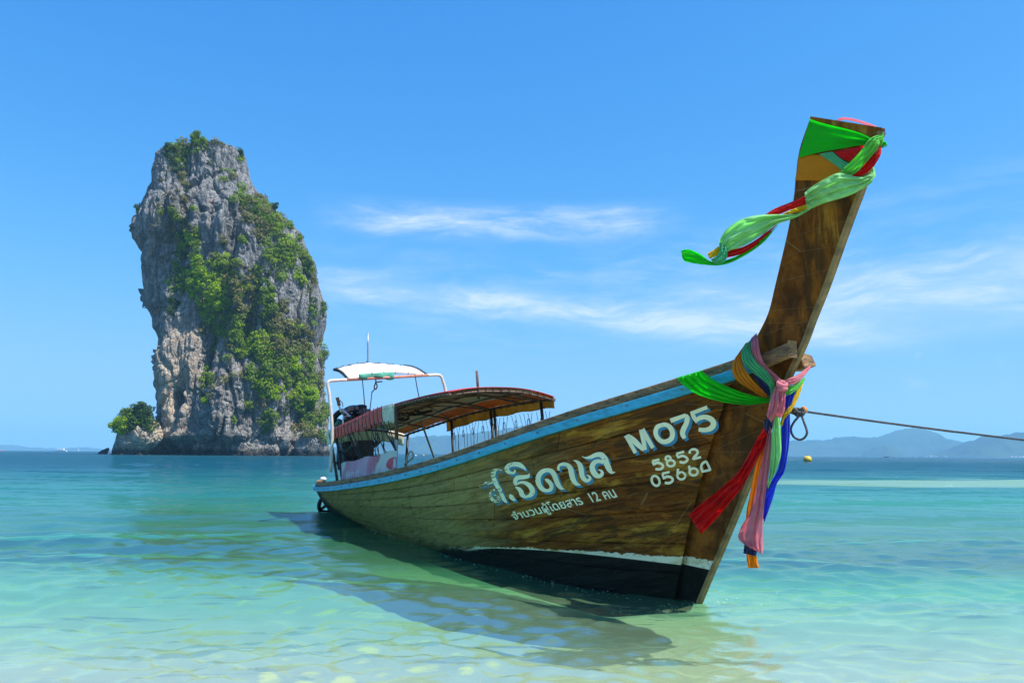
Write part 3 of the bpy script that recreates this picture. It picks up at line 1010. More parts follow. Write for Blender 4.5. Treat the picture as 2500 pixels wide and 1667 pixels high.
for (u, v, ru, rv, kd, lab) in TREES:
    q = cast(u, v + rv * 0.6)
    k = IY / FPX
    if q is None:
        q = cast(u + (8 if u < 560 else -14), v + rv * 1.1) or Vector(at_y(u, v, IY))
    depth_y = q.y - 0.3
    c_ = Vector(at_y(u, v, depth_y - 1.5))
    root = empty('cliff_tree', (c_.x, depth_y + 0.5, c_.z - rv * k * 0.95))
    tag(root, lab, 'tree', 'trees and bushes one can tell apart on the island')
    rx, rz_ = ru * k, rv * k
    nb = int(12 + ru * rv / 22)
    cs_, rs_ = [], []
    for _ in range(nb):
        a_ = g.random() * 2 * math.pi
        r_ = math.sqrt(g.random())
        cs_.append((rx * 0.75 * r_ * math.cos(a_), g.uniform(-0.5, 0.5) * rx, rz_ * 0.75 * r_ * math.sin(a_) + rz_ * 0.95))
        rs_.append(g.uniform(0.24, 0.42) * min(rx, rz_) + 0.25)
    wispy = 'wispy' in lab or 'airy' in lab or 'thin' in lab
    n = int((np.array(rs_) ** 2).sum() * (17 if wispy else 42))
    v_, f_ = leaf_cloud(np.array(cs_), np.array(rs_), n, 0.34, g)
    np_mesh('crown', v_, f_, MATS[kd], root, smooth=False)
    tb = MB()
    tb.tube([(0, 1.2, -1.0), (0, 0.4, 0.0), (0.1 * rx, 0, rz_ * 0.5), (0, 0, rz_ * 1.1)], [0.32, 0.26, 0.18, 0.06], 6)
    for _ in range(7 if wispy else 4):
        a_ = g.uniform(-1.2, 1.2)
        z0 = g.uniform(0.2, 0.9) * rz_
        tb.tube([(0, 0, z0), (math.sin(a_) * rx * 0.5, g.uniform(-.3, .3) * rx, z0 + rz_ * 0.35), (math.sin(a_) * rx * 0.9, g.uniform(-.4, .4) * rx, z0 + rz_ * (0.5 + 0.3 * math.cos(a_)))], [0.13, 0.09, 0.03], 5)
    tb.build('trunk', M_TWIG, root, smooth=True)
# ------------------------------------------------------------------ the long-tail boat
_bow = at_z(1712, 1470)[:2]
_stn = at_z(800, 1255)[:2] + 0.3 * np.array([0.88, 0.476])
_f = (_bow - _stn) / np.linalg.norm(_bow - _stn)
BRZ = math.atan2(_f[1], _f[0])
boat = empty('longtail_boat', (_stn[0], _stn[1], 0.0), BRZ)
tag(boat, 'weathered wooden long-tail boat with tall prow and blue gunwale stripe, moored in the shallows', 'boat')
ONX, OY = np.array([_f[0], _f[1]]), np.array([-_f[1], _f[0]])


def loc(p):
    q = np.asarray(p, float)[:2] - _stn
    return np.array([q @ ONX, q @ OY, p[2]])


def wor(p):
    q = _stn + ONX * p[0] + OY * p[1]
    return np.array([q[0], q[1], p[2]])


OL = loc(CAM)


def rayl(u, v):
    d = ray(u, v)
    return np.array([d[:2] @ ONX, d[:2] @ OY, d[2]])


def B(u, v, lat=None, X=None):
    """point of the boat seen at (u, v), on the plane `lat` metres to starboard or at station X (boat frame)"""
    d = rayl(u, v)
    t = (-lat - OL[1]) / d[1] if lat is not None else (X - OL[0]) / d[0]
    return OL + d * t


def dense(tab):
    P = cr(tab, 400)
    o = np.argsort(P[:, 0])
    P = P[o]
    return lambda x: np.interp(x, P[:, 0], P[:, 1])


bS = dense([(-.76, 0.0), (-.70, .24), (-.5, .42), (0, .58), (1, .76), (3, .92), (5, 1.0), (7, 1.0), (8.5, .96), (9.5, .87), (10.3, .70), (11, .45), (11.5, .265), (11.88, .135), (12.1, .125), (12.5, .125), (12.8, .125)])
pts = []
for (u, v) in [(790, 1194), (850, 1188), (916, 1179), (1000, 1158), (1092, 1132), (1209, 1095), (1327, 1059), (1420, 1029), (1509, 1002), (1565, 983.5), (1634, 963), (1700, 942), (1763, 921), (1830, 899), (1886, 880)]:
    X = 6.0
    for _ in range(80):
        X = .5 * X + .5 * B(u, v, lat=float(bS(X)) + .03)[0]
    q = B(u, v, lat=float(bS(X)) + .03)
    pts.append((q[0], q[2]))
pf = np.polyfit([p[0] for p in pts] + [-.7], [p[1] for p in pts] + [.57], 5)
zS = lambda x: np.polyval(pf, x)
bW = dense([(-.16, 0.0), (-.1, .12), (.2, .26), (1, .34), (3, .44), (5.5, .58), (7.3, .69), (8.5, .63), (9.3, .56), (10.1, .47), (10.7, .30), (11.03, .12)])
XT0, XT1, XW0, XW1 = -.76, 11.86, -.16, 11.03


def S(s, t):
    """starboard skin; s stern->bow, t sheer->waterline (1) -> keel (1.4)"""
    g_ = s
    xt, xw = XT0 + (XT1 - XT0) * g_, XW0 + (XW1 - XW0) * g_
    T = np.array([xt, float(bS(xt)), float(zS(xt)) - 0.03])
    W = np.array([xw, float(bW(xw)), 0.0])
    if t <= 1:
        q = T + (W - T) * t
        win = math.sin(math.pi * min(1, max(0, s * 1.04))) ** 0.5 if 0 < s < 0.96 else 0
        q[1] += 0.085 * math.sin(math.pi * t) * win
        if s > 0.9:
            q[0] -= 0.06 * math.sin(math.pi * t) * (s - .9) / .1
    else:
        k = (t - 1) / 0.4
        dpt = 0.34 * min(1, (1 - s) * 7 + 0.35) * min(1, s * 6 + .2)
        q = np.array([xw, W[1] * (1 - k) ** 0.5, -dpt * math.sin(k * math.pi / 2)])
    return np.array([q[0], -q[1], q[2]])


def Sn(s, t):
    e_ = 1e-3
    a = S(min(1, s + e_), t) - S(max(0, s - e_), t)
    b = S(s, min(1.4, t + e_)) - S(s, max(0, t - e_))
    n = np.cross(a, b)
    n /= np.linalg.norm(n) + 1e-12
    return n if n[1] < 0 else -n


# smooth reference skin, for laying paint and cloth on
ss = np.concatenate([np.linspace(0, .04, 9)[:-1], np.linspace(.04, 1, 90), [1.008, 1.016, 1.024]])
tt = np.linspace(0, 1.4, 40)
rv = [tuple(S(s, t)) for s in ss for t in tt]
rf = [(i * 40 + j, i * 40 + j + 1, (i + 1) * 40 + j + 1, (i + 1) * 40 + j) for i in range(len(ss) - 1) for j in range(39)]
hull_bvh = BVHTree.FromPolygons(rv, rf)


def on_hull(u, v, off=0.004):
    d = rayl(u, v)
    h = hull_bvh.ray_cast(Vector(OL), Vector(d))
    if h[0] is None:
        return None
    n = h[1]
    if n.dot(Vector(d)) > 0:
        n = -n
    return np.array(h[0] + n * off)


# line where the white boot stripe ends: height above water as a function of station
bl = [on_hull(u, v) for u, v in ((1190, 1337), (1327, 1345), (1455, 1353), (1557, 1363), (1634, 1376), (1672, 1382))]
wl = [on_hull(u, v) for u, v in ((1190, 1334), (1327, 1340), (1455, 1345), (1557, 1350), (1634, 1358), (1672, 1362))]
bl = [p for p in bl if p is not None]
wl = [p for p in wl if p is not None]
pb_ = np.polyfit([p[0] for p in bl] + [2.0], [p[2] for p in bl] + [bl[0][2] - .10], 3)
pw_ = np.polyfit([p[0] for p in wl] + [2.0], [p[2] for p in wl] + [wl[0][2] - .11], 3)
print('boot line', pb_, pw_, [tuple(np.round(p, 2)) for p in bl], [tuple(np.round(p, 2)) for p in wl])


def poly_nodes(t, x, cf):
    o = cf[0]
    for c_ in cf[1:]:
        o = t.m('ADD', t.m('MULTIPLY', o, x) if not isinstance(o, float) else t.m('MULTIPLY', x, o), float(c_))
    return o


def hull_material(name, paint=True, tone=1.0, axis=(0.35, 1.2, 3.2), post=False):
    m, t = new_mat(name)
    co = t.n('ShaderNodeTexCoord').outputs['Object']
    X_, Y_, Z_ = t.sep(co)
    slope = t.comb(X_, Y_, t.m('SUBTRACT', Z_, t.m('MULTIPLY', X_, 0.20 if not post else -2.0)))
    base = co if post else slope
    grain = t.noise(t.mapv(base, (axis[0] * 5, axis[1] * 5, axis[2] * 12)), 1.0, 9, 0.72, 0.4)
    blot = t.noise(t.mapv(base, (axis[0] * 2.2, 1.5, axis[2] * 1.3)), 1.0, 9, 0.66, 0.8)
    blot2 = t.noise(t.mapv(base, (axis[0] * 4.0, 2, axis[2] * 2.6), loc=(3, 1, 7)), 1.0, 8, 0.72, 1.0)
    spot = t.noise(t.mapv(base, (3.5, 3.5, 9), loc=(2, 6, 2)), 1.0, 7, 0.72)
    c = t.mix(t.rng(grain, 0.34, 0.68), (0.075, 0.023, 0.004), (0.26, 0.086, 0.012))
    c = t.mix(t.m('MULTIPLY', t.rng(blot, 0.51, 0.64), 0.75), c, t.mix(t.rng(grain, .35, .65), (0.38, 0.18, 0.020), (0.58, 0.33, 0.048)))
    c = t.mix(t.m('MULTIPLY', t.rng(blot2, 0.48, 0.60), 0.85), c, (0.055, 0.026, 0.009))
    c = t.mix(t.m('MULTIPLY', t.rng(t.noise(t.mapv(base, (1.6, 1, 4), loc=(8, 8, 8)), 1.0, 7, 0.7, .6), 0.60, 0.66), 0.65), c, (0.38, 0.12, 0.015))
    if not post:
        # towards the stern the varnish has gone: dry khaki boards, stained
        st = t.rng(t.m('ADD', X_, t.m('ADD', t.m('MULTIPLY', t.m('SUBTRACT', blot, 0.5), 3.2), t.m('MULTIPLY', Z_, -1.1))), 7.3, 8.9, 1.0, 0.0)
        kh = t.mix(t.rng(grain, 0.3, 0.7), (0.22, 0.160, 0.052), (0.40, 0.30, 0.115))
        kh = t.mix(t.m('MULTIPLY', t.rng(blot2, 0.50, 0.66), 0.55), kh, (0.12, 0.085, 0.022))
        kh = t.mix(t.m('MULTIPLY', t.rng(spot, 0.60, 0.68), 0.75), kh, (0.035, 0.030, 0.012))
        c = t.mix(t.m('MULTIPLY', st, 0.92), c, kh)
    else:
        c = t.mix(t.m('MULTIPLY', t.rng(t.noise(t.mapv(co, (2.4, 2, .8), rot=(0, R(-20), 0)), 1.0, 7, 0.68), 0.46, 0.60), .6), c, (0.40, 0.125, 0.008))
        c = t.mix(t.rng(t.noise(co, 1.4, 5, 0.6), 0.30, 0.52, 0.6, 0.0), c, (0.035, 0.014, 0.005))
    if not post:
        orn = t.n('ShaderNodeObjectInfo').outputs['Random']
        c = t.mix(t.m('MULTIPLY', orn, .35), c, t.mix(1.0, c, (0.50, 0.48, 0.50), 'MULTIPLY'))
        drip = t.noise(t.mapv(co, (7.5, 1, 0.9), loc=(4, 4, 4)), 1.0, 6, .68, .3)
        c = t.mix(t.m('MULTIPLY', t.rng(drip, .58, .70), .5), c, (0.05, 0.035, 0.012))
    # long scratches
    scr = t.vor(t.mapv(base, (0.7, 1, 5.5), rot=(0, R(24), 0)), 1.0, 'DISTANCE_TO_EDGE')
    c = t.mix(t.rng(scr, 0.0, 0.006, 0.45, 0.0), c, (0.34, 0.28, 0.14))
    if paint:
        zb = poly_nodes(t, X_, [float(v) for v in pb_])
        zw = poly_nodes(t, X_, [float(v) for v in pw_])
        jag = t.m('MULTIPLY', t.m('SUBTRACT', t.noise(t.mapv(co, (9, 3, 14)), 1.0, 6, 0.7), 0.5), 0.10)
        over = t.m('SUBTRACT', t.m('ADD', zw, jag), Z_)
        wn = t.rng(over, -0.003, 0.004)
        white = t.mix(t.rng(spot, 0.45, 0.7), (0.80, 0.76, 0.55), (0.42, 0.34, 0.12))
        c = t.mix(t.m('MULTIPLY', t.m('MULTIPLY', wn, t.rng(X_, 6.9, 8.6)), t.rng(blot2, 0.60, 0.56)), c, white)
        zbb = t.m('ADD', zb, t.m('MULTIPLY', t.m('MULTIPLY', t.m('SUBTRACT', blot, 0.5), 0.35), t.rng(X_, 7.0, 9.0, 1.0, 0.0)))
        bk = t.rng(t.m('SUBTRACT', zbb, Z_), t.rng(X_, 6.0, 8.5, -0.20, -0.003), t.rng(X_, 6.0, 8.5, 0.10, 0.003))
        c = t.mix(bk, c, t.mix(t.rng(grain, 0.4, 0.7), (0.006, 0.007, 0.006), (0.02, 0.021, 0.017)))
    if tone != 1.0:
        c = t.mix(1.0, c, (tone, tone, tone), 'MULTIPLY')
    rg = t.rng(blot, 0.3, 0.7, 0.62, 0.85)
    hgt = t.m('ADD', t.m('MULTIPLY', grain, 0.7), t.m('MULTIPLY', spot, 0.4))
    p = t.n('ShaderNodeBsdfPrincipled', ins={'Base Color': c, 'Roughness': rg, 'Normal': t.bump(hgt, 0.35, 0.01)})
    p.inputs['Specular IOR Level'].default_value = 0.10
    t.n('ShaderNodeOutputMaterial', ins={'Surface': p.outputs[0]})
    return m


M_HULL = hull_material('varnished_planks')
M_POST = hull_material('prow_wood', paint=False, axis=(1.0, 1.0, 0.30), post=True)
M_STEM = hull_material('stem_wood', paint=True, axis=(0.8, 1.0, 0.5), tone=1.05)
M_DARKW = simple('dark_oiled_wood', (0.028, 0.018, 0.010), 0.7, var=.5, scale=5, vec=(1, 3, 8), bump=.3)
M_RAIL = simple('worn_brown_rail', (0.26, 0.145, 0.06), 0.8, var=.55, scale=2.2, vec=(1.2, 6, 12), bump=.5, dirt=((0.035, 0.024, 0.015), .52))
M_BLUE = simple('sky_blue_paint', (0.035, 0.36, 0.56), 0.5, var=.3, scale=5, vec=(1, 3, 5), bump=.2, dirt=((0.02, 0.13, 0.19), .64))
M_STRIP = simple('pale_grey_strip', (0.24, 0.16, 0.065), 0.85, var=.45, scale=9, bump=.4, dirt=((0.09, 0.07, 0.04), .6))
M_NAVY = simple('navy_paint', (0.012, 0.022, 0.05), 0.5, var=.4, scale=4)

# planks -----------------------------------------------------------
TL = [0.0, .13, .27, .42, .575, .735, .875, 1.0, 1.4]
SEG = [[0, .46, .86, 1], [0, .30, .70, 1], [0, .52, 1], [0, .36, .78, 1], [0, .60, 1], [0, .44, .83, 1], [0, .55, 1], [0, .35, .7, 1]]
prng = np.random.default_rng(3)
planks = []
for r_ in range(len(TL) - 1):
    t0, t1 = TL[r_], TL[r_ + 1]
    for k in range(len(SEG[r_]) - 1):
        s0, s1 = SEG[r_][k], SEG[r_][k + 1]
        hgt = np.linalg.norm(S((s0 + s1) / 2, t0) - S((s0 + s1) / 2, min(t1, 1.0))) if t0 < 1 else .4
        dt = min(.45, 0.012 / max(hgt, .05)) * (t1 - t0)
        ds = 0.006 / 12.6
        sv = [s0, s0 + ds] + list(np.linspace(s0, s1, max(10, int((s1 - s0) * 70)))[1:-1]) + [s1 - ds, s1]
        if s0 == 0:
            sv = list(np.linspace(0, .04, 8)) + [x for x in sv if x > .045]
        tv = [t0, t0 + dt] + list(np.linspace(t0, t1, 5)[1:-1]) + [t1 - dt, t1]
        proud = prng.uniform(0.0, 0.005)
        ph = prng.uniform(0, 6)
        vv = []
        for i, s in enumerate(sv):
            for j, t_ in enumerate(tv):
                edge = i in (0, len(sv) - 1) and 0 < s < 1 or j in (0, len(tv) - 1)
                d = -0.015 if edge else proud + 0.0018 * math.sin(s * 60 + ph + t_ * 9)
                vv.append(S(s, t_) + Sn(s, t_) * d)
        m_ = len(tv)
        ff = [(i * m_ + j, i * m_ + j + 1, (i + 1) * m_ + j + 1, (i + 1) * m_ + j) for i in range(len(sv) - 1) for j in range(m_ - 1)]
        o = mesh_obj('plank', vv, ff, M_HULL, boat, smooth=False)
        planks.append(o)
        c_ = o.copy()
        COL.objects.link(c_)
        c_.parent = boat
        c_.scale = (1, -1, 1)
nl = MB()
for r_ in range(len(TL) - 2):
    for x_s in np.linspace(.06, .985, 26):
        for q_ in (.16, .84):
            s_ = x_s + prng.uniform(-.004, .004)
            t_ = TL[r_] + (TL[r_ + 1] - TL[r_]) * q_
            c0_, n_ = S(s_, t_), Sn(s_, t_)
            nl.ball(c0_ + n_ * .004, .0065, 6, 4)
nl.build('nail_head', simple('nail_iron', (.03, .022, .016), .7, .3), boat)['kind'] = 'stuff'
# dark inner skin of both sides
sv = list(np.linspace(0, .04, 6)) + list(np.linspace(.06, .995, 50))
tv = list(np.linspace(0, 1.38, 12))
vv, ff = [], []
for sg in (1, -1):
    n0 = len(vv)
    for s in sv:
        for t_ in tv:
            q = S(s, t_) - Sn(s, t_) * 0.03
            vv.append((q[0], min(q[1], -0.005) * sg, q[2]))
    ff += [(n0 + i * 12 + j, n0 + i * 12 + j + 1, n0 + (i + 1) * 12 + j + 1, n0 + (i + 1) * 12 + j) for i in range(len(sv) - 1) for j in range(11)]
mesh_obj('inner_skin', vv, ff, M_NAVY, boat, smooth=True)
vv, ff = [], []
for i, x in enumerate(np.linspace(.4, 11.2, 60)):
    w_ = max(.02, float(bS(x)) - .16)
    z_ = float(zS(x)) - .34
    vv += [(x, -w_, z_), (x, w_, z_)]
    if i:
        ff.append((2 * i - 2, 2 * i - 1, 2 * i + 1, 2 * i))
mesh_obj('deck', vv, ff, M_DARKW, boat)


def sweep(xs, off_out, dz, w_, h_, sides=(-1, 1), taper=None):
    """bar of w_ x h_ following the sheer at off_out beyond the skin"""
    mb = MB()
    for sg in sides:
        vv = []
        for i, x in enumerate(xs):
            e_ = .02
            tx = np.array([2 * e_, float(bS(x + e_)) - float(bS(x - e_))])
            tx /= np.linalg.norm(tx)
            n_ = np.array([-tx[1], tx[0]])           # outward (x, breadth)
            b0 = float(bS(x))
            z0 = float(zS(x)) + dz
            for (o_, z_) in ((-w_ / 2, -h_ / 2), (w_ / 2, -h_ / 2), (w_ / 2, h_ / 2), (-w_ / 2, h_ / 2)):
                vv.append((x + n_[0] * (off_out + o_), sg * max(0, (b0 + n_[1] * (off_out + o_))), z0 + z_))
        m_ = len(xs)
        ff = [(i * 4 + a, i * 4 + (a + 1) % 4, (i + 1) * 4 + (a + 1) % 4, (i + 1) * 4 + a) for i in range(m_ - 1) for a in range(4)]
        ff += [(0, 1, 2, 3), ((m_ - 1) * 4, (m_ - 1) * 4 + 3, (m_ - 1) * 4 + 2, (m_ - 1) * 4 + 1)]
        mb.add(vv, ff)
    return mb


xs_all = list(np.linspace(-.745, -.4, 12)) + list(np.linspace(-.3, 12.20, 90))
for sg in (-1, 1):
    sweep(xs_all, .028, 0.005, .055, .088, (sg,)).build('gunwale', M_BLUE, boat, bevel=.008)
    sweep(list(np.linspace(12.205, 12.54 if sg < 0 else 12.30, 6)), .028, 0.008, .075, .11, (sg,)).build('rail_end', M_RAIL, boat, bevel=.012)
    sweep(list(np.linspace(-.70, -.4, 10)) + list(np.linspace(-.3, 12.1, 80)), -.035, .098, .065, .095, (sg,)).build('top_rail', M_RAIL, boat, bevel=.014)
nb_ = MB()
for x in np.linspace(.6, 12.0, 22):
    nb_.ball((x, -(float(bS(x)) + .058), float(zS(x)) + .01), .011, 6, 4)
nb_.build('bolt', simple('bolt_metal', (.12, .12, .12), .5, .6), boat)['kind'] = 'stuff'

# prow ---------------------------------------------------------------
aft = [(1655, 1478), (1675, 1360), (1735, 1188), (1775, 1066), (1792, 984), (1800, 930), (1812, 880), (1850, 813), (1874, 762), (1890, 698), (1910, 614), (1924, 551), (1936, 480), (1941, 428), (1950, 365), (1976, 287)]
fwd = [(1712, 1472), (1735, 1417), (1796, 1274), (1841, 1160), (1861, 1100), (1895, 1012), (1930, 925), (1969, 841), (1992, 780), (2025, 698), (2062, 594), (2088, 523), (2114, 454), (2135, 392), (2150, 350), (2160, 318)]
A_ = cr([B(*p, lat=.085)[[0, 2]] for p in aft], 90)
F_ = cr([B(*p, lat=-.015)[[0, 2]] for p in fwd], 90)
vv = []
for i in range(90):
    q = i / 89
    wa, wf = .085 + .03 * (1 - min(1, q * 4)), .020
    ax = A_[i][0] - .22 * min(1, max(0, (1.95 - A_[i][1]) / .12))
    mx, mz = (ax + F_[i][0]) / 2, (A_[i][1] + F_[i][1]) / 2
    wa2 = wa if A_[i][1] < 1.9 else .075
    vv += [(ax, -wa2, A_[i][1]), (mx, -wa2 * .5 - wf * .62, mz), (F_[i][0], -wf, F_[i][1]), (F_[i][0], wf, F_[i][1]), (mx, wa2 * .5 + wf * .62, mz), (ax, wa2, A_[i][1])]
ff = [(i * 6 + a, i * 6 + (a + 1) % 6, (i + 1) * 6 + (a + 1) % 6, (i + 1) * 6 + a) for i in range(89) for a in range(6)]
lo = 34
stem_v = vv[:lo * 6 + 6]
stem_f = [f for f in ff if max(f) < (lo + 1) * 6] + [(5, 4, 3, 2, 1, 0)]
mesh_obj('stem', stem_v, stem_f, M_STEM, boat)
pv_ = vv[lo * 6:]
pf_ = [tuple(i - lo * 6 for i in f) for f in ff if min(f) >= lo * 6]
nlast = len(pv_)
capc = [(p[0], p[1] * .96, p[2] + .012) for p in pv_[-6:]]
pv_ = pv_ + capc
pf_ += [(nlast - 6 + a, nlast - 6 + (a + 1) % 6, nlast + (a + 1) % 6, nlast + a) for a in range(6)] + [tuple(nlast + a for a in range(6))]
prow = mesh_obj('prow', pv_, pf_, M_POST, boat)
strip = MB()
for k0_, k1_ in ((0, 33), (33, 62), (62, 88)):
    vv2 = []
    for i in range(k0_, k1_ + 1):
        j = min(i + 1, 89)
        d = np.array([F_[j][0] - F_[max(0, i - 1)][0], F_[j][1] - F_[max(0, i - 1)][1]])
        d /= np.linalg.norm(d)
        n_ = np.array([d[1], -d[0]])
        x, z = F_[i]
        for (o_, y_) in ((-.020, -.032), (.010, -.022), (.010, .022), (-.020, .032)):
            vv2.append((x + n_[0] * o_, y_, z + n_[1] * o_))
    m_ = k1_ - k0_ + 1
    ff2 = [(i * 4 + a, i * 4 + (a + 1) % 4, (i + 1) * 4 + (a + 1) % 4, (i + 1) * 4 + a) for i in range(m_ - 1) for a in range(4)] + [(0, 1, 2, 3), tuple((m_ - 1) * 4 + a for a in (3, 2, 1, 0))]
    mesh_obj('stem_strip', vv2, ff2, M_STRIP, boat)
# cracked timber end of the port rail beside the prow
jag = MB()
p0 = B(1950, 862, lat=-.16)
jag.add([(12.29, .09, 1.98), (12.29, .22, 1.99), (12.29, .22, 2.12), (12.29, .09, 2.13),
         (12.44, .09, 2.00), (12.47, .20, 2.02), (12.42, .21, 2.11), (12.37, .10, 2.15)],
        [(0, 1, 2, 3), (4, 7, 6, 5), (0, 4, 5, 1), (1, 5, 6, 2), (2, 6, 7, 3), (3, 7, 4, 0)])
jag.build('rail_end', M_RAIL, boat, bevel=.01)

# lettering -----------------------------------------------------------
def paint_mat(name, col, chip=.62, stern_fade=False):
    m, t = new_mat(name)
    co = t.n('ShaderNodeTexCoord').outputs['Object']
    X_, Y_, Z_ = t.sep(co)
    n = t.noise(t.mapv(t.comb(X_, 0.0, t.m('SUBTRACT', Z_, t.m('MULTIPLY', X_, .22))), (9, 1, 70)), 1.0, 7, .72)
    n2 = t.noise(co, 5.0, 4, .6)
    thr = chip
    if stern_fade:
        thr = t.m('ADD', t.rng(X_, 8.5, 9.7, .45, .67), t.m('MULTIPLY', t.m('SUBTRACT', n2, .5), .16))
        f = t.m('GREATER_THAN', n, thr)
    else:
        f = t.m('GREATER_THAN', n, thr)
    c = t.mix(t.rng(n2, .3, .7), tuple(k * .86 for k in col), col)
    p = t.n('ShaderNodeBsdfPrincipled', ins={'Base Color': c, 'Roughness': .55})
    tr = t.n('ShaderNodeBsdfTransparent')
    sh = t.n('ShaderNodeMixShader', ins={0: f, 1: p.outputs[0], 2: tr.outputs[0]})
    t.n('ShaderNodeOutputMaterial', ins={'Surface': sh.outputs[0]})
    return m


M_WHITE = paint_mat('cream_sign_paint', (0.92, 0.90, 0.60), .69)
M_WHITEF = paint_mat('worn_cream_sign_paint', (0.88, 0.90, 0.62), .6, True)
M_SHAD = paint_mat('blue_sign_paint', (0.025, 0.22, 0.38), .68)
M_SHADF = paint_mat('worn_blue_sign_paint', (0.03, 0.24, 0.40), .6, True)


def stroke(mb, pts, T, shift=(0, 0), off=.004, closed=False, n=None):
    """one brush stroke: pts (x, y, width) in the tracing frame T = (u0, v0, scale)"""
    P = [(T[0] + x / T[2] + shift[0], T[1] + y / T[2] + shift[1], w_ / T[2]) for x, y, w_ in pts]
    if closed:
        P = P + [P[0], P[1]]
    n = n or max(8, 5 * len(P))
    C_ = cr(P, n) if len(P) > 2 else np.array([np.array(P[0]) + (np.array(P[1]) - np.array(P[0])) * q for q in np.linspace(0, 1, 6)])
    if closed:
        k_ = len(P) - 2
        C_ = C_[:int(n * (k_) / (k_ + 1)) + 2]
    vv, ff = [], []
    for i in range(len(C_)):
        d = C_[min(i + 1, len(C_) - 1)][:2] - C_[max(i - 1, 0)][:2]
        d /= np.linalg.norm(d) + 1e-9
        nn = np.array([-d[1], d[0]])
        for q in (-.5, 0, .5):
            a = C_[i][:2] + nn * C_[i][2] * q
            h = on_hull(a[0], a[1], off)
            if h is None:
                return
            vv.append(h)
        if i:
            b_ = 3 * i
            ff += [(b_ - 3, b_, b_ + 1, b_ - 2), (b_ - 2, b_ + 1, b_ + 2, b_ - 1)]
    mb.add(vv, ff)


TA, TB_, TC, TD, TE = (1160, 1090, 10.455), (1320, 1080, 10.455), (1510, 970, 9.046), (1570, 1080, 13.067), (1230, 1170, 7.84)
NAME_ST = [
    (TA, [(695, 598, 18), (600, 590, 50), (520, 600, 90), (475, 670, 115), (480, 780, 115), (525, 890, 115), (570, 990, 115), (630, 1075, 100), (670, 1180, 90), (720, 1290, 100), (785, 1390, 70), (835, 1428, 16)], 0),
    (TA, [(52, 925, 8), (110, 985, 45), (190, 990, 85), (300, 935, 95), (420, 910, 75), (520, 930, 40)], 0),
    (TA, [(520, 1090, 40), (430, 1130, 70), (400, 1230, 70), (440, 1330, 80), (530, 1395, 80), (610, 1375, 75), (610, 1300, 70), (550, 1250, 55), (490, 1235, 30)], 0),
    (TA, [(895, 1215, 40), (930, 1270, 115), (990, 1335, 90), (1050, 1362, 16)], 0),
    (TA, [(1312, 605, 14), (1250, 530, 75), (1140, 460, 120), (1010, 445, 118), (890, 470, 115), (820, 545, 115), (845, 620, 110), (920, 670, 80), (1000, 660, 70), (1030, 610, 40), (1005, 590, 20)], 0),
    (TA, [(1400, 680, 16), (1360, 750, 95), (1240, 775, 105), (1110, 785, 115), (1040, 850, 110), (1035, 930, 90), (1050, 985, 30)], 0),
    (TA, [(1040, 980, 40), (1150, 915, 60), (1270, 915, 85), (1390, 980, 120), (1460, 1080, 130), (1470, 1170, 130), (1410, 1240, 100), (1310, 1275, 50)], 0),
    (TA, [(1035, 1025, 24), (1120, 1070, 90), (1180, 1140, 120), (1210, 1220, 120), (1290, 1275, 70), (1360, 1275, 40)], 0),
    (TA, [(1790, 830, 30), (1850, 855, 90), (1925, 920, 105), (1960, 1010, 100), (1935, 1090, 95), (1840, 1115, 80), (1730, 1080, 110), (1650, 980, 125), (1615, 860, 135), (1640, 730, 130), (1730, 630, 115), (1850, 595, 100), (1960, 620, 100)], 1),
    (TB_, [(180, 692, 100), (290, 730, 120), (360, 830, 130), (405, 950, 125), (450, 1060, 120), (520, 1150, 85), (620, 1190, 14)], 0),
    (TB_, [(480, 710, 50), (460, 640, 60), (500, 570, 70), (610, 545, 90), (730, 600, 115), (785, 710, 135), (810, 840, 135), (850, 960, 125), (920, 1045, 95), (1035, 1080, 14)], 0),
    (TB_, [(838, 452, 8), (930, 480, 70), (1010, 570, 120), (1045, 700, 135), (1062, 820, 125), (1110, 920, 115), (1190, 970, 85), (1265, 930, 75), (1255, 865, 60), (1185, 820, 16)], 0),
    (TB_, [(1060, 342, 8), (1150, 385, 40), (1280, 370, 90), (1420, 312, 110), (1550, 310, 135), (1640, 400, 145), (1690, 530, 145), (1750, 660, 140), (1815, 755, 85), (1915, 755, 14)], 0),
    (TB_, [(1610, 500, 90), (1500, 470, 95), (1390, 500, 115), (1325, 600, 135), (1345, 720, 140), (1410, 820, 135), (1500, 855, 105), (1575, 800, 90), (1560, 720, 60), (1470, 688, 12)], 0),
]
wmb, smb = MB(), MB()
for T, pts_, _ in NAME_ST:
    stroke(wmb, pts_, T, off=.0062)
    stroke(smb, pts_, T, (5.6, 5.2), off=.0045)
smb.build('lettering_shadow', M_SHADF, boat)
wmb.build('lettering', M_WHITEF, boat, label='boat name in cream Thai letters with blue shadow')
M_ST = [
    (TC, [(178, 832, 112), (235, 940, 95), (300, 1070, 85), (382, 1222, 80)]),
    (TC, [(215, 830, 70), (330, 930, 120), (450, 1050, 110), (570, 1165, 70)]),
    (TC, [(590, 1155, 90), (570, 1020, 95), (545, 880, 100), (515, 705, 120)]),
    (TC, [(525, 700, 120), (600, 830, 100), (680, 960, 90), (765, 1112, 88)]),
    (TC, [(1155, 515, 105), (1500, 385, 80)]),
    (TC, [(1500, 375, 60), (1525, 460, 110), (1500, 580, 110), (1440, 700, 115), (1420, 800, 110), (1465, 900, 85)]),
    (TC, [(1600, 355, 85), (1968, 212, 80)]),
    (TC, [(1632, 345, 85), (1680, 450, 90), (1728, 560, 30)]),
    (TC, [(1725, 505, 90), (1800, 450, 100), (1930, 430, 105), (2055, 480, 120), (2105, 580, 125), (2055, 670, 120), (1930, 715, 100), (1775, 705, 92)]),
]
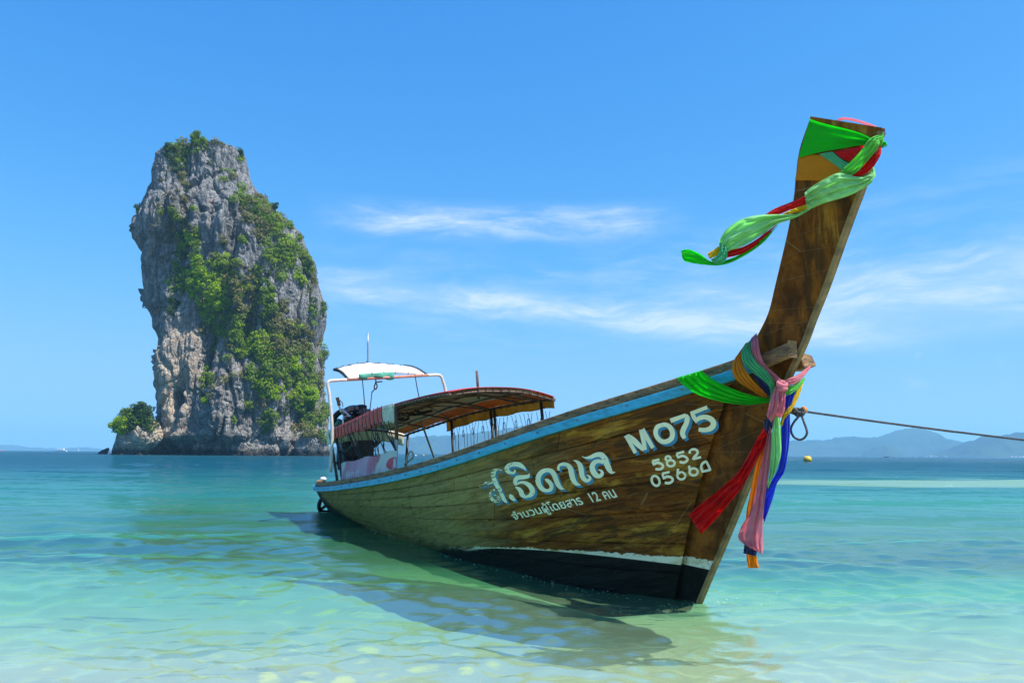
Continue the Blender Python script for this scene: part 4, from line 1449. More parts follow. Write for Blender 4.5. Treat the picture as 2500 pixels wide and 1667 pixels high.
O_ST = [(985, 600, 95), (865, 650, 100), (825, 770, 100), (870, 890, 100), (960, 965, 100), (1080, 965, 105), (1180, 890, 110), (1195, 760, 110), (1140, 650, 105), (1070, 603, 95)]
wmb, smb = MB(), MB()
for T, pts_ in M_ST:
    stroke(wmb, pts_, T, off=.0062)
    stroke(smb, pts_, T, (6.4, 5.4), off=.0045)
stroke(wmb, O_ST, TC, off=.0062, closed=True, n=60)
stroke(smb, O_ST, TC, (6.4, 5.4), off=.0045, closed=True, n=60)
smb.build('lettering_shadow', M_SHAD, boat)
wmb.build('lettering', M_WHITE, boat, label='MO75 in large cream characters with blue shadow')


def W(pts_, w_=82):
    return [(x, y, w_) for x, y in pts_]


D_ST = [
    W([(300, 592), (530, 535)], 76), W([(308, 600), (362, 722)], 70), W([(362, 690), (430, 648), (540, 650), (630, 712), (636, 780), (575, 838), (480, 848), (400, 836)]),
    W([(1070, 352), (1320, 288)], 76), W([(1080, 360), (1135, 500)], 70), W([(1135, 470), (1210, 432), (1320, 432), (1408, 492), (1418, 560), (1350, 618), (1260, 632), (1170, 608)]),
    W([(1493, 345), (1505, 275), (1590, 212), (1700, 228), (1748, 300), (1710, 385), (1640, 450), (1600, 540)]), W([(1590, 525), (1855, 458)], 78),
    W([(612, 990), (855, 932)], 76), W([(622, 1000), (684, 1165)], 70), W([(684, 1130), (760, 1082), (870, 1092), (948, 1150), (940, 1225), (860, 1280), (780, 1286), (700, 1274)]),
    W([(1125, 828), (1112, 930), (1105, 1040)], 78), W([(1472, 728), (1492, 830), (1505, 920)], 78),
    W([(2045, 600), (1955, 622), (1885, 690), (1862, 780), (1905, 935)], 80), W([(1890, 925), (2160, 868)], 78), W([(2030, 600), (2100, 740), (2165, 890)], 76)]
wmb = MB()
wmb2 = MB()
for i_, s_ in enumerate(D_ST):
    stroke(wmb if i_ < 8 else wmb2, s_, TD, off=.005)


def loop(cx_, cy_, rx, ry, w_, rot=0):
    return [(cx_ + rx * math.cos(a) * math.cos(rot) - ry * math.sin(a) * math.sin(rot), cy_ + rx * math.cos(a) * math.sin(rot) + ry * math.sin(a) * math.cos(rot), w_) for a in np.linspace(0, 2 * math.pi, 13)[:-1]]


for l_ in (loop(805, 502, 78, 70, 78), loop(893, 655, 122, 98, 78), loop(408, 1215, 118, 165, 78, -.42), loop(1228, 1055, 126, 112, 74), loop(1620, 930, 130, 113, 76)):
    stroke(wmb if l_[0][1] < 800 else wmb2, l_, TD, off=.005, closed=True, n=50)
wmb.build('lettering', M_WHITE, boat, label='small cream number 5852')
wmb2.build('lettering', M_WHITE, boat, label='small cream number 05664')


def text_mesh(body, size=1.0, offset=0.0):
    cu = bpy.data.curves.new('txt', 'FONT')
    cu.body = body
    cu.size = size
    cu.offset = offset
    cu.resolution_u = 3
    o = bpy.data.objects.new('txt', cu)
    COL.objects.link(o)
    bpy.context.view_layer.update()
    dg = bpy.context.evaluated_depsgraph_get()
    me = o.evaluated_get(dg).to_mesh()
    V_ = [tuple(v.co) for v in me.vertices]
    F_2 = [tuple(p.vertices) for p in me.polygons]
    bpy.data.objects.remove(o)
    bpy.data.curves.remove(cu)
    return V_, F_2


V_, F_2 = text_mesh('จำนวนผู้โดยสาร  12 คน', 1.0, 0.018)
if V_:
    xs_ = [v[0] for v in V_]
    x0_, x1_ = min(xs_), max(xs_)
    vv = []
    for v in V_:
        q = (v[0] - x0_) / (x1_ - x0_)
        bx, by = 205 + (2185 - 205) * q, 768 + (330 - 768) * q - 40 * math.sin(math.pi * q) * .2
        k_ = (150 + 70 * q) / .72
        bx += -0.52 * v[1] * k_
        by += -0.84 * v[1] * k_
        h = on_hull(TE[0] + bx / TE[2], TE[1] + by / TE[2], .005)
        vv.append(h if h is not None else (0, 0, 0))
    mesh_obj('lettering', vv, F_2, M_WHITEF, boat)['label'] = 'thin cream Thai line giving 12 passengers'
# ------------------------------------------------------------------ canopy, hood and gear on the boat
M_RUST = simple('rusty_pipe', (0.13, 0.075, 0.05), 0.7, 0.2, var=.5, scale=12, bump=.3)
M_DPIPE = simple('dark_pipe', (0.05, 0.045, 0.045), 0.6, 0.3, var=.4, scale=10)
M_CREAM = simple('cream_painted_pipe', (0.66, 0.58, 0.50), 0.45, var=.18, scale=9, dirt=((0.30, 0.16, 0.10), .66))
M_SALM = simple('salmon_painted_bar', (0.52, 0.23, 0.17), 0.55, var=.25, scale=9)
M_WOODP = simple('weathered_pole', (0.36, 0.31, 0.24), 0.8, var=.35, scale=9, vec=(4, 4, 1))
M_CORD = simple('black_cord', (0.008, 0.010, 0.014), 0.8, var=.2)
M_TOP = simple('red_tarpaulin', (0.70, 0.07, 0.09), 0.55, var=.25, scale=3, dirt=((0.80, 0.55, 0.45), .60), trans=.26)
M_UNDER = simple('stained_canvas', (0.95, 0.84, 0.64), 0.85, var=.3, scale=2.2, dirt=((0.34, 0.24, 0.14), .62), trans=.35)
M_AMBER = simple('amber_tarpaulin', (0.85, 0.36, 0.02), 0.6, var=.3, scale=3, dirt=((0.35, 0.14, 0.01), .6), trans=.55)
M_OCH = simple('ochre_tarpaulin', (0.62, 0.36, 0.05), 0.6, var=.3, scale=3, dirt=((0.30, 0.15, 0.02), .58), trans=.35)
M_REDD = simple('faded_red_tarpaulin', (0.85, 0.15, 0.14), 0.6, var=.25, scale=5, vec=(2, 1, 1), dirt=((0.75, 0.35, 0.33), .63), trans=.25)
M_WHT = simple('dirty_white_tarpaulin', (0.85, 0.80, 0.66), 0.6, var=.2, scale=4, dirt=((0.45, 0.36, 0.22), .64), trans=.25)
M_HOOD = simple('white_sunlit_canvas', (0.86, 0.85, 0.82), 0.6, var=.05, scale=3, trans=.15)
M_TEAL = simple('teal_cloth_scrap', (0.10, 0.42, 0.30), 0.8, var=.3, scale=9, trans=.3)

LX = [1.55, 1.8, 2.9, 4.6, 5.66, 6.6, 7.3, 7.5]
LZ = [1.66, 1.70, 1.81, 1.985, 2.04, 2.075, 2.08, 2.07]
HWC = .8


def roofz(x, y):
    return float(np.interp(x, LX, LZ)) + .105 * (1 - (y / HWC) ** 2) + .012 * math.sin(x * 4.1 + y * 3) * (1 - abs(y / HWC))


def sheet(fx, nu, nv):
    vv = [fx(i / (nu - 1), j / (nv - 1)) for i in range(nu) for j in range(nv)]
    ff = [(i * nv + j, i * nv + j + 1, (i + 1) * nv + j + 1, (i + 1) * nv + j) for i in range(nu - 1) for j in range(nv - 1)]
    return vv, ff


def part(name, vf, mat, parent, smooth=True, label=None, thick=0.0):
    o = mesh_obj(name, vf[0], vf[1], mat, parent, smooth)
    if thick:
        md = o.modifiers.new('thickness', 'SOLIDIFY')
        md.thickness = thick
    if label:
        o['label'] = label
    return o


X0, X1 = 1.6, 7.45
canopy = part('canopy', sheet(lambda a, b: (X0 + (X1 - X0) * a, -HWC + 2 * HWC * b, roofz(X0 + (X1 - X0) * a, -HWC + 2 * HWC * b) + .026), 60, 17), M_TOP, boat, thick=.006)
canopy['label'] = 'long low red canopy over the passenger benches'


def under(y0, y1, mat, nm):
    return part(nm, sheet(lambda a, b: (X0 + .02 + (X1 - X0 - .03) * a, y0 + (y1 - y0) * b, roofz(X0 + (X1 - X0) * a, y0 + (y1 - y0) * b) + .016 - .012 * abs(math.sin(a * 22))), 60, 8), mat, canopy)


under(-HWC, .30, M_UNDER, 'lining')
under(.30, .52, M_WHT, 'lining')
under(.52, .78, M_AMBER, 'lining')
for y, r_ in ((-HWC, .021), (HWC, .021), (-.38, .013), (0.02, .013), (.40, .013)):
    mb = MB()
    mb.tube([(x, y, roofz(x, y) - .012) for x in np.linspace(X0, X1, 26)], r_, 7)
    mb.build('edge_bar' if abs(y) > .7 else 'purlin', M_RUST, canopy, smooth=True)
for x in (X0 + .02, 2.8, 3.95, 5.5, 6.5, 7.1, X1 - .01):
    mb = MB()
    mb.tube([(x + .02 * math.sin(y * 9), y, roofz(x, y) - .03) for y in np.linspace(-HWC, HWC, 15)], .017, 7)
    mb.build('rib', M_RUST, canopy, smooth=True)
for a, b in (((3.95, -.75), (5.5, .75)), ((5.5, -.75), (3.95, .75)), ((5.5, -.75), (7.1, .7))):
    mb = MB()
    mb.tube([(a[0] + (b[0] - a[0]) * q, a[1] + (b[1] - a[1]) * q, roofz(a[0] + (b[0] - a[0]) * q, a[1] + (b[1] - a[1]) * q) - .035) for q in np.linspace(0, 1, 8)], .009, 6)
    mb.build('brace', M_RUST, canopy, smooth=True)
# odds and ends stowed under the roof: rolled nets and life vests
mb = MB()
g = np.random.default_rng(21)
for k in range(12):
    x = g.uniform(3.4, 4.6)
    y = g.uniform(-.7, .1)
    mb.tube([(x + g.uniform(-.2, .2) * q, y + .25 * q, roofz(x, y) - .06 - .05 * math.sin(q * 3)) for q in np.linspace(0, 1, 5)], g.uniform(.012, .03), 6)
o = mb.build('rolled_netting', M_DARKW, canopy, smooth=True)
o['kind'] = 'stuff'
mb = MB()
for k in range(46):                       # lashings that bind the roof sheet to its edge bar
    x = X0 + .1 + k * .125
    for sg in ((-1, 1) if k % 2 else (-1,)):
        c_ = np.array([x, sg * HWC, roofz(x, HWC) - .01])
        mb.tube([c_ + np.array([.02 * math.cos(a) * g.uniform(-1, 1), sg * .027 * math.cos(a), .03 * math.sin(a)]) for a in np.linspace(0, 2 * math.pi, 8)], .005, 4)
for k in range(14):
    y = -HWC + .06 + k * .115
    c_ = np.array([X1, y, roofz(X1, y) - .01])
    mb.tube([c_ + np.array([.028 * math.cos(a), .02 * math.sin(a) * g.uniform(-1, 1), .03 * math.sin(a)]) for a in np.linspace(0, 2 * math.pi, 8)], .005, 4)
mb.build('lashing', M_CORD, canopy)['kind'] = 'stuff'


def hang(x0, x1, y, drop0, drop1, mat, name, folds=1.0, lean=0.0, n=60, lab=None):
    def f(a, b):
        x = x0 + (x1 - x0) * a
        d = (drop0 + (drop1 - drop0) * a) * (1 + .05 * math.sin(a * 31 + 1))
        sgn = 1 if y > 0 else -1
        w = folds * (.012 * math.sin(x * 34) + .008 * math.sin(x * 61 + 2)) * (b + .1)
        return (x, y + sgn * (.028 + w + lean * b), roofz(x, y) + .04 - d * b)
    return part(name, sheet(f, n, 8), mat, canopy, label=lab, thick=.003)


hang(1.95, 4.85, -HWC, .20, .30, M_REDD, 'side_drape', 1.3, -.03, 90, 'faded red side drape')
hang(4.85, 5.38, -HWC, .29, .30, M_WHT, 'side_drape', .7, -.02, 20, 'dirty white end of the side drape')
hang(1.58, 1.95, -HWC, .27, .24, M_WHT, 'side_drape', .5, -.03, 14, 'white rear corner of the side drape')
hang(3.6, 7.38, HWC, .22, .17, M_OCH, 'side_drape', .8, .02, 80, 'ochre drape along the far side')


def endflap(a, b):
    y = -HWC + 2 * HWC * a
    return (X0 - .03 - .05 * b, y, roofz(X0, y) + .04 - .26 * b)


part('rear_flap', sheet(endflap, 24, 5), M_WHT, canopy, thick=.003)
# poles
def pole(a, b, r_, mat, nm='pole', par=None):
    mb = MB()
    mb.tube([a, (np.array(a) + np.array(b)) / 2, b], r_, 8)
    return mb.build(nm, mat, par or canopy, smooth=True)


def rail_top(x, sg=-1):
    return np.array([x, sg * (float(bS(x)) - .09), float(zS(x)) - .08])


pole((1.75, -HWC, roofz(1.75, -HWC) - .02), rail_top(2.2) + np.array([0, .07, 0]), .028, M_DPIPE)
pole((2.05, -HWC + .03, roofz(2.05, -HWC) - .02), rail_top(2.55) + np.array([0, .09, -.1]), .022, M_DPIPE)
pole((1.75, HWC, roofz(1.75, HWC) - .02), rail_top(1.8, 1), .028, M_DPIPE)
pole((5.42, -HWC, roofz(5.42, -HWC) + .0), (5.50, -HWC - .01, 1.50), .030, M_RUST)
pole((5.50, -HWC - .01, 1.50), rail_top(5.60) + np.array([0, .06, 0]), .030, M_CREAM)
for x in (3.95, 5.5, 5.62, 7.1):
    pole((x, HWC - .02, roofz(x, HWC) - .02), rail_top(x + .12, 1) + np.array([0, -.05, -.1]), .024, M_DPIPE)
pole(B(1027, 1026, lat=-.25), B(1063, 1112, lat=-.78) + np.array([0, 0, -.1]), .018, M_WOODP, 'prop')
q = B(1169, 963, X=7.3)
pole(B(1164, 905, X=7.3), (q[0], q[1], q[2] - .06), .019, M_RUST, 'mast')
# banner on the starboard quarter
P00, P10 = B(833, 1130, lat=.84), B(969, 1098, lat=.86)
P01, P11 = B(832, 1176, lat=.84), B(970, 1142, lat=.87)
ban = empty('side_banner')
ban.parent = canopy


def banf(a, b):
    t_ = P00 + (P10 - P00) * a
    u_ = P01 + (P11 - P01) * a
    q = t_ + (u_ - t_) * b
    return (q[0], q[1] + .016 * math.sin(a * 41 + b * 3) * (.3 + b) + .006 * math.sin(a * 90), q[2] + .012 * math.sin(a * 16) * (1 - b))


m_ban, t = new_mat('printed_pink_banner')
uvn = t.n('ShaderNodeUVMap').outputs[0]
U_, V_u, _ = t.sep(uvn)
wv = t.m('ADD', U_, t.m('MULTIPLY', V_u, .10))
wob = t.m('MULTIPLY', t.m('SUBTRACT', t.noise(t.mapv(uvn, (6, 1.5, 1)), 1.0, 5, .6), .5), .10)
wv = t.m('ADD', wv, wob)
c = t.ramp(wv, [(0.0, (.55, .53, .58)), (.09, (.55, .53, .58)), (.13, (.50, .20, .30)), (.33, (.58, .27, .42)), (.50, (.60, .36, .50)), (.62, (.55, .18, .28)), (.70, (.50, .13, .20)), (.745, (.50, .15, .2)), (.765, (.66, .64, .62)), (1, (.66, .64, .62))])
low_ = t.m('MULTIPLY', t.rng(V_u, .45, 1.0), t.rng(t.noise(t.mapv(uvn, (11, 1.2, 1), loc=(2, 2, 2)), 1.0, 4, .6), .42, .62))
c = t.mix(t.m('MULTIPLY', low_, t.rng(U_, .95, .55)), c, (.50, .47, .62))
p = t.n('ShaderNodeBsdfPrincipled', ins={'Base Color': c, 'Roughness': .55})
tr = t.n('ShaderNodeBsdfTranslucent', ins={'Color': c})
t.n('ShaderNodeOutputMaterial', ins={'Surface': t.n('ShaderNodeMixShader', ins={0: .25, 1: p.outputs[0], 2: tr.outputs[0]})})
vf = sheet(banf, 70, 10)
bo = mesh_obj('side_banner', vf[0], vf[1], m_ban, canopy, True)
bpy.data.objects.remove(ban)
uvl = bo.data.uv_layers.new(name='uv')
for poly in bo.data.polygons:
    for li_ in poly.loop_indices:
        vi = bo.data.loops[li_].vertex_index
        uvl.data[li_].uv = ((vi // 10) / 69, (vi % 10) / 9)
bo['label'] = 'faded pink and white printed banner'


def on_ban(a, b, off=.006):
    q = np.array(banf(a, b))
    return (q[0], q[1] - off, q[2])


vv = [on_ban(.93, .62)]
for k in range(28):
    an = 2 * math.pi * k / 28
    vv.append(on_ban(min(.998, .95 + .105 * math.cos(an)), min(.99, max(.02, .72 + .36 * math.sin(an)))))
mesh_obj('printed_disc', vv, [(0, 1 + k, 1 + (k + 1) % 28) for k in range(28)], simple('red_print', (.55, .05, .09), .55, var=.1), bo)
V_, F_2 = text_mesh('ilands', 1.0, 0.0)
if V_:
    x0_, x1_ = min(v[0] for v in V_), max(v[0] for v in V_)
    mesh_obj('lettering', [on_ban(.12 + .26 * (v[0] - x0_) / (x1_ - x0_), .86 - v[1] * .48 - .05 * (v[0] - x0_)) for v in V_], F_2, simple('white_print', (.70, .68, .74), .5, var=.1), bo)
# cords between drape and banner
g = np.random.default_rng(9)
for k in range(30):
    a = g.uniform(.02, .98)
    b_ = min(.99, max(.01, a + g.uniform(-.12, .16)))
    x = 2.2 + 3.1 * a
    top = np.array([x, -HWC - .05, roofz(x, -HWC) - .19 - .03 * a])
    bot = np.array(banf(b_, .03)) + np.array([0, -.01, 0])
    mb = MB()
    mb.tube([top + (bot - top) * q for q in np.linspace(0, 1, 4)], .0065, 5)
    mb.build('cord', M_CORD, canopy)
for k in range(15):
    x = 2.1 + .2 * k
    mb = MB()
    mb.tube([(x + .09 * q, -HWC - .055 - .012 * math.sin(3 * q), roofz(x, -HWC) + .045 - .27 * q) for q in np.linspace(0, 1, 6)], .0065, 5)
    mb.build('cord', M_CORD, canopy)
for k in range(27):
    x = 3.95 + .128 * k
    z0 = roofz(x, HWC) - .20
    mb = MB()
    kx = g.choice([-.13, .15]) * g.uniform(.6, 1.3)
    mb.tube([(x, HWC + .03, z0 + .03), (x + kx * .4, HWC + .04, z0 - .12), (x + kx, HWC + .06, float(zS(x)) - .02)], .0040, 5)
    mb.build('cord', M_CORD, canopy)
    if k % 3 == 0:
        mb = MB()
        mb.tube([(x + .03 * math.sin(a), HWC + .04, z0 - .11 + .06 * math.cos(a)) for a in np.linspace(0, 6.0, 9)], .0055, 5)
        mb.build('cord', M_CORD, canopy)
# vertical cords between the two roofs
hoodz = lambda u, v, X: B(u, v, X=X)
# helmsman's hood -----------------------------------------------------
XH = 2.45
hood = empty('helm_hood')
hood.parent = boat
hood['label'] = 'small white sun hood over the helm'
H0, H1, H2, H3 = B(811, 1052, X=XH), B(800, 938, X=XH), B(812, 929, X=XH), B(846, 927, X=XH)
H4, H5, H6, H7 = B(1043, 916, X=XH), B(1068, 915, X=XH), B(1080, 926, X=XH), B(1089, 963, X=XH)
h0 = B(804, 965, X=XH)
mb = MB()
path = [H0 + np.array([0, 0, -.75]), H0, h0, H1 + np.array([0, 0, -.03]), B(802, 932, X=XH), H2, H3]
mb.tube(cr(path, 40), .030, 9)
mb.build('hoop', M_CREAM, hood, smooth=True)
mb = MB()
mb.tube([H3, (H3 + H4) / 2, H4], .030, 9)
mb.build('hoop', M_SALM, hood, smooth=True)
mb = MB()
mb.tube(cr([H4, H5, B(1077, 919, X=XH), H6, H7, H7 + np.array([0, 0, -.55])], 36), .030, 9)
mb.build('hoop', M_CREAM, hood, smooth=True)
XR = 1.55
D0, D1 = B(815, 902, X=XR), B(985, 893, X=XR)
Fm = [B(850, 926, X=XH - .02), B(862, 926, X=XH), B(884, 922, X=XH), B(910, 913, X=XH), B(950, 909, X=XH), B(1000, 911, X=XH), B(1042, 916, X=XH)]
Rm = [B(815, 902, X=XR), B(835, 896, X=XR), B(862, 890, X=XR), B(898, 886, X=XR), B(935, 888, X=XR), B(962, 891, X=XR), B(985, 894, X=XR)]
Fc, Rc = cr(Fm, 40), cr(Rm, 40)


def hoodf(a, b):
    i = min(39, int(round(a * 39)))
    q = Rc[i] + (Fc[i] - Rc[i]) * b
    return (q[0], q[1], q[2] + .05 * math.sin(math.pi * b) + .006 * math.sin(a * 40))


part('tarpaulin', sheet(hoodf, 40, 12), M_HOOD, hood, thick=.006)
for C_, nm in ((Fc, 'front_bar'), (Rc, 'rear_bar')):
    mb = MB()
    mb.tube(C_[::3], .013, 7)
    mb.build(nm, M_CREAM if nm == 'front_bar' else M_DPIPE, hood, smooth=True)
for a in (0.0, 1.0):
    mb = MB()
    mb.tube([hoodf(a, b) for b in np.linspace(0, 1, 8)], .016, 7)
    mb.build('side_bar', M_DPIPE, hood, smooth=True)
mb = MB()
g = np.random.default_rng(2)
for a in (0.0, 1.0):
    for b in np.linspace(.05, .95, 12):
        q = np.array(hoodf(a, b))
        mb.tube([q + np.array([.01 * math.sin(k_), .028 * math.cos(k_), .028 * math.sin(k_)]) for k_ in np.linspace(0, 6.2, 7)], .007, 4)
for a in np.linspace(.06, .94, 9):
    for b in (0.0, 1.0):
        q = np.array(hoodf(a, b))
        mb.tube([q + np.array([.025 * math.cos(k_), .012 * math.sin(k_ * 2), .025 * math.sin(k_)]) for k_ in np.linspace(0, 6.2, 7)], .005, 4)
mb.build('lashing', M_CORD, hood)['kind'] = 'stuff'
q = B(898, 886, X=XR)
mb = MB()
mb.tube([q - np.array([0, 0, .03]), B(898, 812, X=XR)], .017, 8)
mb.build('mast', simple('galvanised_pipe', (.32, .32, .33), .45, .7), hood, smooth=True)
vf = sheet(lambda a, b: tuple(B(876 + 86 * a, [907, 918, 924][min(2, int(b * 2 + .01))] + (0 if b < .6 else 4 * math.sin(a * 9)) + (6 * (1 - a) if b < .3 else 0), X=XH + .03 + .02 * math.sin(a * 14))), 16, 3)
part('cloth_scrap', vf, M_TEAL, hood, thick=.003)
for pts_ in ([(884, 921), (888, 960), (892, 1008)], [(1013, 914), (1018, 945), (1024, 974)], [(908, 956), (905, 985), (902, 1008)]):
    mb = MB()
    mb.tube([B(*p, X=XH + .02) for p in pts_], .010, 6)
    mb.build('cord', M_CORD, hood, smooth=True)
mb = MB()
mb.tube(cr([B(u, v, X=XH + .02) for u, v in ((917, 926), (918, 934), (914, 942), (915, 950), (920, 947), (920, 938), (916, 934), (924, 932), (933, 931))], 30), .014, 6)
mb.tube([B(915, 949, X=XH + .02), B(908, 958, X=XH + .02)], .012, 6)
mb.build('knot', M_CORD, hood, smooth=True)

# engine --------------------------------------------------------------
M_ENG = simple('oily_black_iron', (0.012, 0.012, 0.012), 0.5, .4, var=.5, scale=10, bump=.3)
M_ENG2 = simple('grey_cast_alloy', (0.16, 0.16, 0.165), 0.5, .6, var=.4, scale=14, dirt=((.04, .03, .02), .55), bump=.3)
M_ENGT = simple('teal_engine_paint', (0.03, 0.13, 0.11), 0.5, var=.4, scale=8)
M_CHR = simple('worn_chrome_tube', (0.45, 0.47, 0.50), 0.3, .8, var=.2)
M_GRIP = simple('brown_handle_grip', (0.22, 0.10, 0.04), 0.7, var=.3, scale=20)
XE = 1.15
eb = wor((XE, -.1, .2))
eng = empty('boat_engine', (eb[0], eb[1], eb[2]), BRZ)
tag(eng, 'greasy black diesel engine with pipes and brown tiller grip, mounted at the stern', 'engine')
EO = np.array([XE, -.1, .2])


def EP(u, v, dx=0.0):
    return B(u, v, X=XE + dx) - EO


def ebox(u0, v0, u1, v1, dx, th_, mat, nm, par=eng, bev=.02, rot=None):
    a, b = EP(u0, v0, dx), EP(u1, v1, dx)
    mb = MB()
    c_ = (a + b) / 2
    mb.box(c_, (th_, abs(a[1] - b[1]), abs(a[2] - b[2])))
    return mb.build(nm, mat, par, bevel=bev)


blk = ebox(832, 1068, 902, 1136, -.1, .55, M_ENG, 'engine_block')
ebox(838, 1112, 896, 1150, -.05, .45, M_ENG, 'sump')
mb = MB()
for a in np.linspace(0, 2 * math.pi, 9)[:-1]:
    pass
ebox(842, 1008, 868, 1036, 0, .30, M_ENG, 'air_box', bev=.03)
ebox(870, 1000, 898, 1034, .02, .32, M_ENG2, 'cylinder_head', bev=.03)
ebox(880, 996, 894, 1008, .05, .2, M_ENG2, 'valve_cover', bev=.02)


def etube(pts_, r_, mat, nm, dx=0.0, n=24, par=eng):
    mb = MB()
    mb.tube(cr([EP(u, v, dx) for u, v in pts_], n), r_, 9)
    return mb.build(nm, mat, par, smooth=True)


etube([(825, 1044), (816, 1025), (822, 1012), (834, 1004), (842, 1006)], .06, M_ENG, 'air_hose', -.1)
etube([(838, 1012), (848, 1002), (862, 997), (878, 998)], .075, M_ENG2, 'exhaust_manifold', .05)
etube([(874, 998), (884, 997), (892, 999)], .085, M_ENG, 'rubber_coupling', .05)
etube([(822, 1030), (834, 1036), (842, 1042)], .085, M_ENGT, 'oil_filter', .05)
etube([(833, 1000), (840, 1005), (848, 1012), (856, 1019)], .035, M_CHR, 'steering_arm', .18)
etube([(838, 1040), (838, 1020), (846, 1016), (858, 1018)], .018, M_CHR, 'fuel_pipe', .2)
etube([(845, 1036), (856, 1028), (866, 1030)], .03, M_ENG, 'hose', .16)
etube([(823, 970), (826, 980), (828, 990)], .035, M_GRIP, 'tiller_grip', .1)
etube([(828, 990), (831, 1000), (833, 1006)], .02, M_CHR, 'tiller_tube', .1)
etube([(830, 977), (836, 984), (837, 994)], .008, M_RUST, 'throttle_cable', .1)
etube([(900, 998), (901, 1006), (899, 1013)], .04, M_RUST, 'exhaust_stub', .05)
for (u, v, r_) in ((886, 1018, .085), (898, 1016, .06), (868, 1078, .12), (846, 1086, .10)):
    c_ = EP(u, v, .20 if v < 1040 else .26)
    mb = MB()
    mb.tube([c_ - np.array([.03, 0, 0]), c_ + np.array([.03, 0, 0])], r_, 16)
    mb.tube([c_ + np.array([.03, 0, 0]), c_ + np.array([.05, 0, 0])], r_ * .4, 12)
    mb.build('pulley', M_ENG2 if v < 1040 else M_ENG, eng)
c_ = EP(864, 1081, .32)
mb = MB()
mb.tube([c_, c_ + np.array([.05, 0, 0])], .065, 16)
mb.build('air_intake', simple('pinkish_cap', (.42, .27, .24), .6), eng)
etube([(838, 1102), (850, 1094), (862, 1084)], .04, M_ENGT, 'gearbox_tube', .28)
etube([(900, 1094), (914, 1086), (929, 1073)], .055, M_ENG, 'drive_casing', .1, 8)
etube([(830, 1100), (826, 1120), (829, 1146)], .035, M_ENG, 'mount_leg', -.1, 8)
etube([(872, 1136), (870, 1150)], .04, M_ENG, 'mount_leg', -.1, 6)
etube([(892, 1136), (893, 1150)], .04, M_ENG, 'mount_leg', -.1, 6)
mb = MB()
a_, b_ = EP(835, 1110, -.2), np.array([-1.35, .25, -.9])
mb.tube([a_, (a_ + b_) / 2, b_], .035, 8)
mb.build('propeller_shaft', M_ENG2, eng, smooth=True)
mb = MB()
g = np.random.default_rng(17)
for k in range(46):
    u, v = g.uniform(838, 905), g.uniform(1004, 1040)
    if k > 26:
        u, v = g.uniform(828, 912), g.uniform(1066, 1140)
    c_ = EP(u, v, g.uniform(0, .25))
    mb.tube([c_, c_ + g.normal(size=3) * .07, c_ + g.normal(size=3) * .12], g.uniform(.008, .022), 6)
o = mb.build('hoses_and_bolts', M_ENG, eng, smooth=True)
o['kind'] = 'stuff'
# rope coil end, ring at the stern, fender
mb = MB()
mb.tube(cr([B(u, v, lat=.86) for u, v in ((988, 1134), (992, 1124), (996, 1110), (1002, 1102), (1008, 1106), (1007, 1117), (998, 1125), (990, 1132))], 40), .013, 7)
rl = mb.build('rope_loop', simple('tan_rope', (.42, .33, .25), .9, scale=30, bump=.5), None, smooth=True)
rl.parent = boat
etp = [(797, 1206), (785, 1218), (779, 1232), (782, 1246), (795, 1250), (808, 1248)]
mb = MB()
mb.tube(cr([B(u, v, X=-.30) for u, v in etp], 30), .045, 9)
mb.tube(cr([B(u, v, X=-.28) for u, v in ((806, 1228), (795, 1234), (784, 1243))], 12), .03, 8)
mb.build('stern_guard', M_ENG, boat, smooth=True)
fb = wor(B(789, 1158, X=-.9) - np.array([0, 0, .03]))
mb = MB()
mb.ball((0, 0, 0), (.075, .06, .05), 14, 9)
fo = mb.build('float', simple('white_float', (.75, .74, .70), .5, var=.15), None, smooth=True)
fo.location = wor(B(789, 1169, X=-.62))
tag(fo, 'small white plastic float tied behind the stern of the boat', 'float')
# ------------------------------------------------------------------ sashes on the prow, ropes, buoys, far craft
boat_meshes = [o for o in bpy.data.objects if o.type == 'MESH' and o.parent == boat]
bpy.context.view_layer.update()
Minv = boat.matrix_world.inverted()


def cloth_mat(name, col, trans=.35, var=.08):
    trans = trans + .1 if trans > .3 else trans
    m, t = new_mat(name)
    co = t.n('ShaderNodeTexCoord').outputs['Object']
    n1 = t.noise(co, 7, 4, .6)
    c = t.mix(t.rng(n1, .3, .7), tuple(k * (1 - var) for k in col), col)
    uvn = t.n('ShaderNodeUVMap').outputs[0]
    cre = t.noise(t.mapv(uvn, (2.2, 9, 1)), 1.0, 5, .6, .5)
    cre = t.m('ABSOLUTE', t.m('SUBTRACT', cre, .5))
    fine_ = t.noise(t.mapv(uvn, (5, 34, 1)), 1.0, 4, .6)
    nb = t.bump(t.m('ADD', t.m('MULTIPLY', t.rng(cre, 0, .12), .7), t.m('MULTIPLY', fine_, .5)), .40, .010)
    d = t.n('ShaderNodeBsdfPrincipled', ins={'Base Color': c, 'Roughness': .62, 'Normal': nb})
    d.inputs['Specular IOR Level'].default_value = .25
    d.inputs['Sheen Weight'].default_value = .2
    tr = t.n('ShaderNodeBsdfTranslucent', ins={'Color': c})
    t.n('ShaderNodeOutputMaterial', ins={'Surface': t.n('ShaderNodeMixShader', ins={0: trans, 1: d.outputs[0], 2: tr.outputs[0]})})
    return m


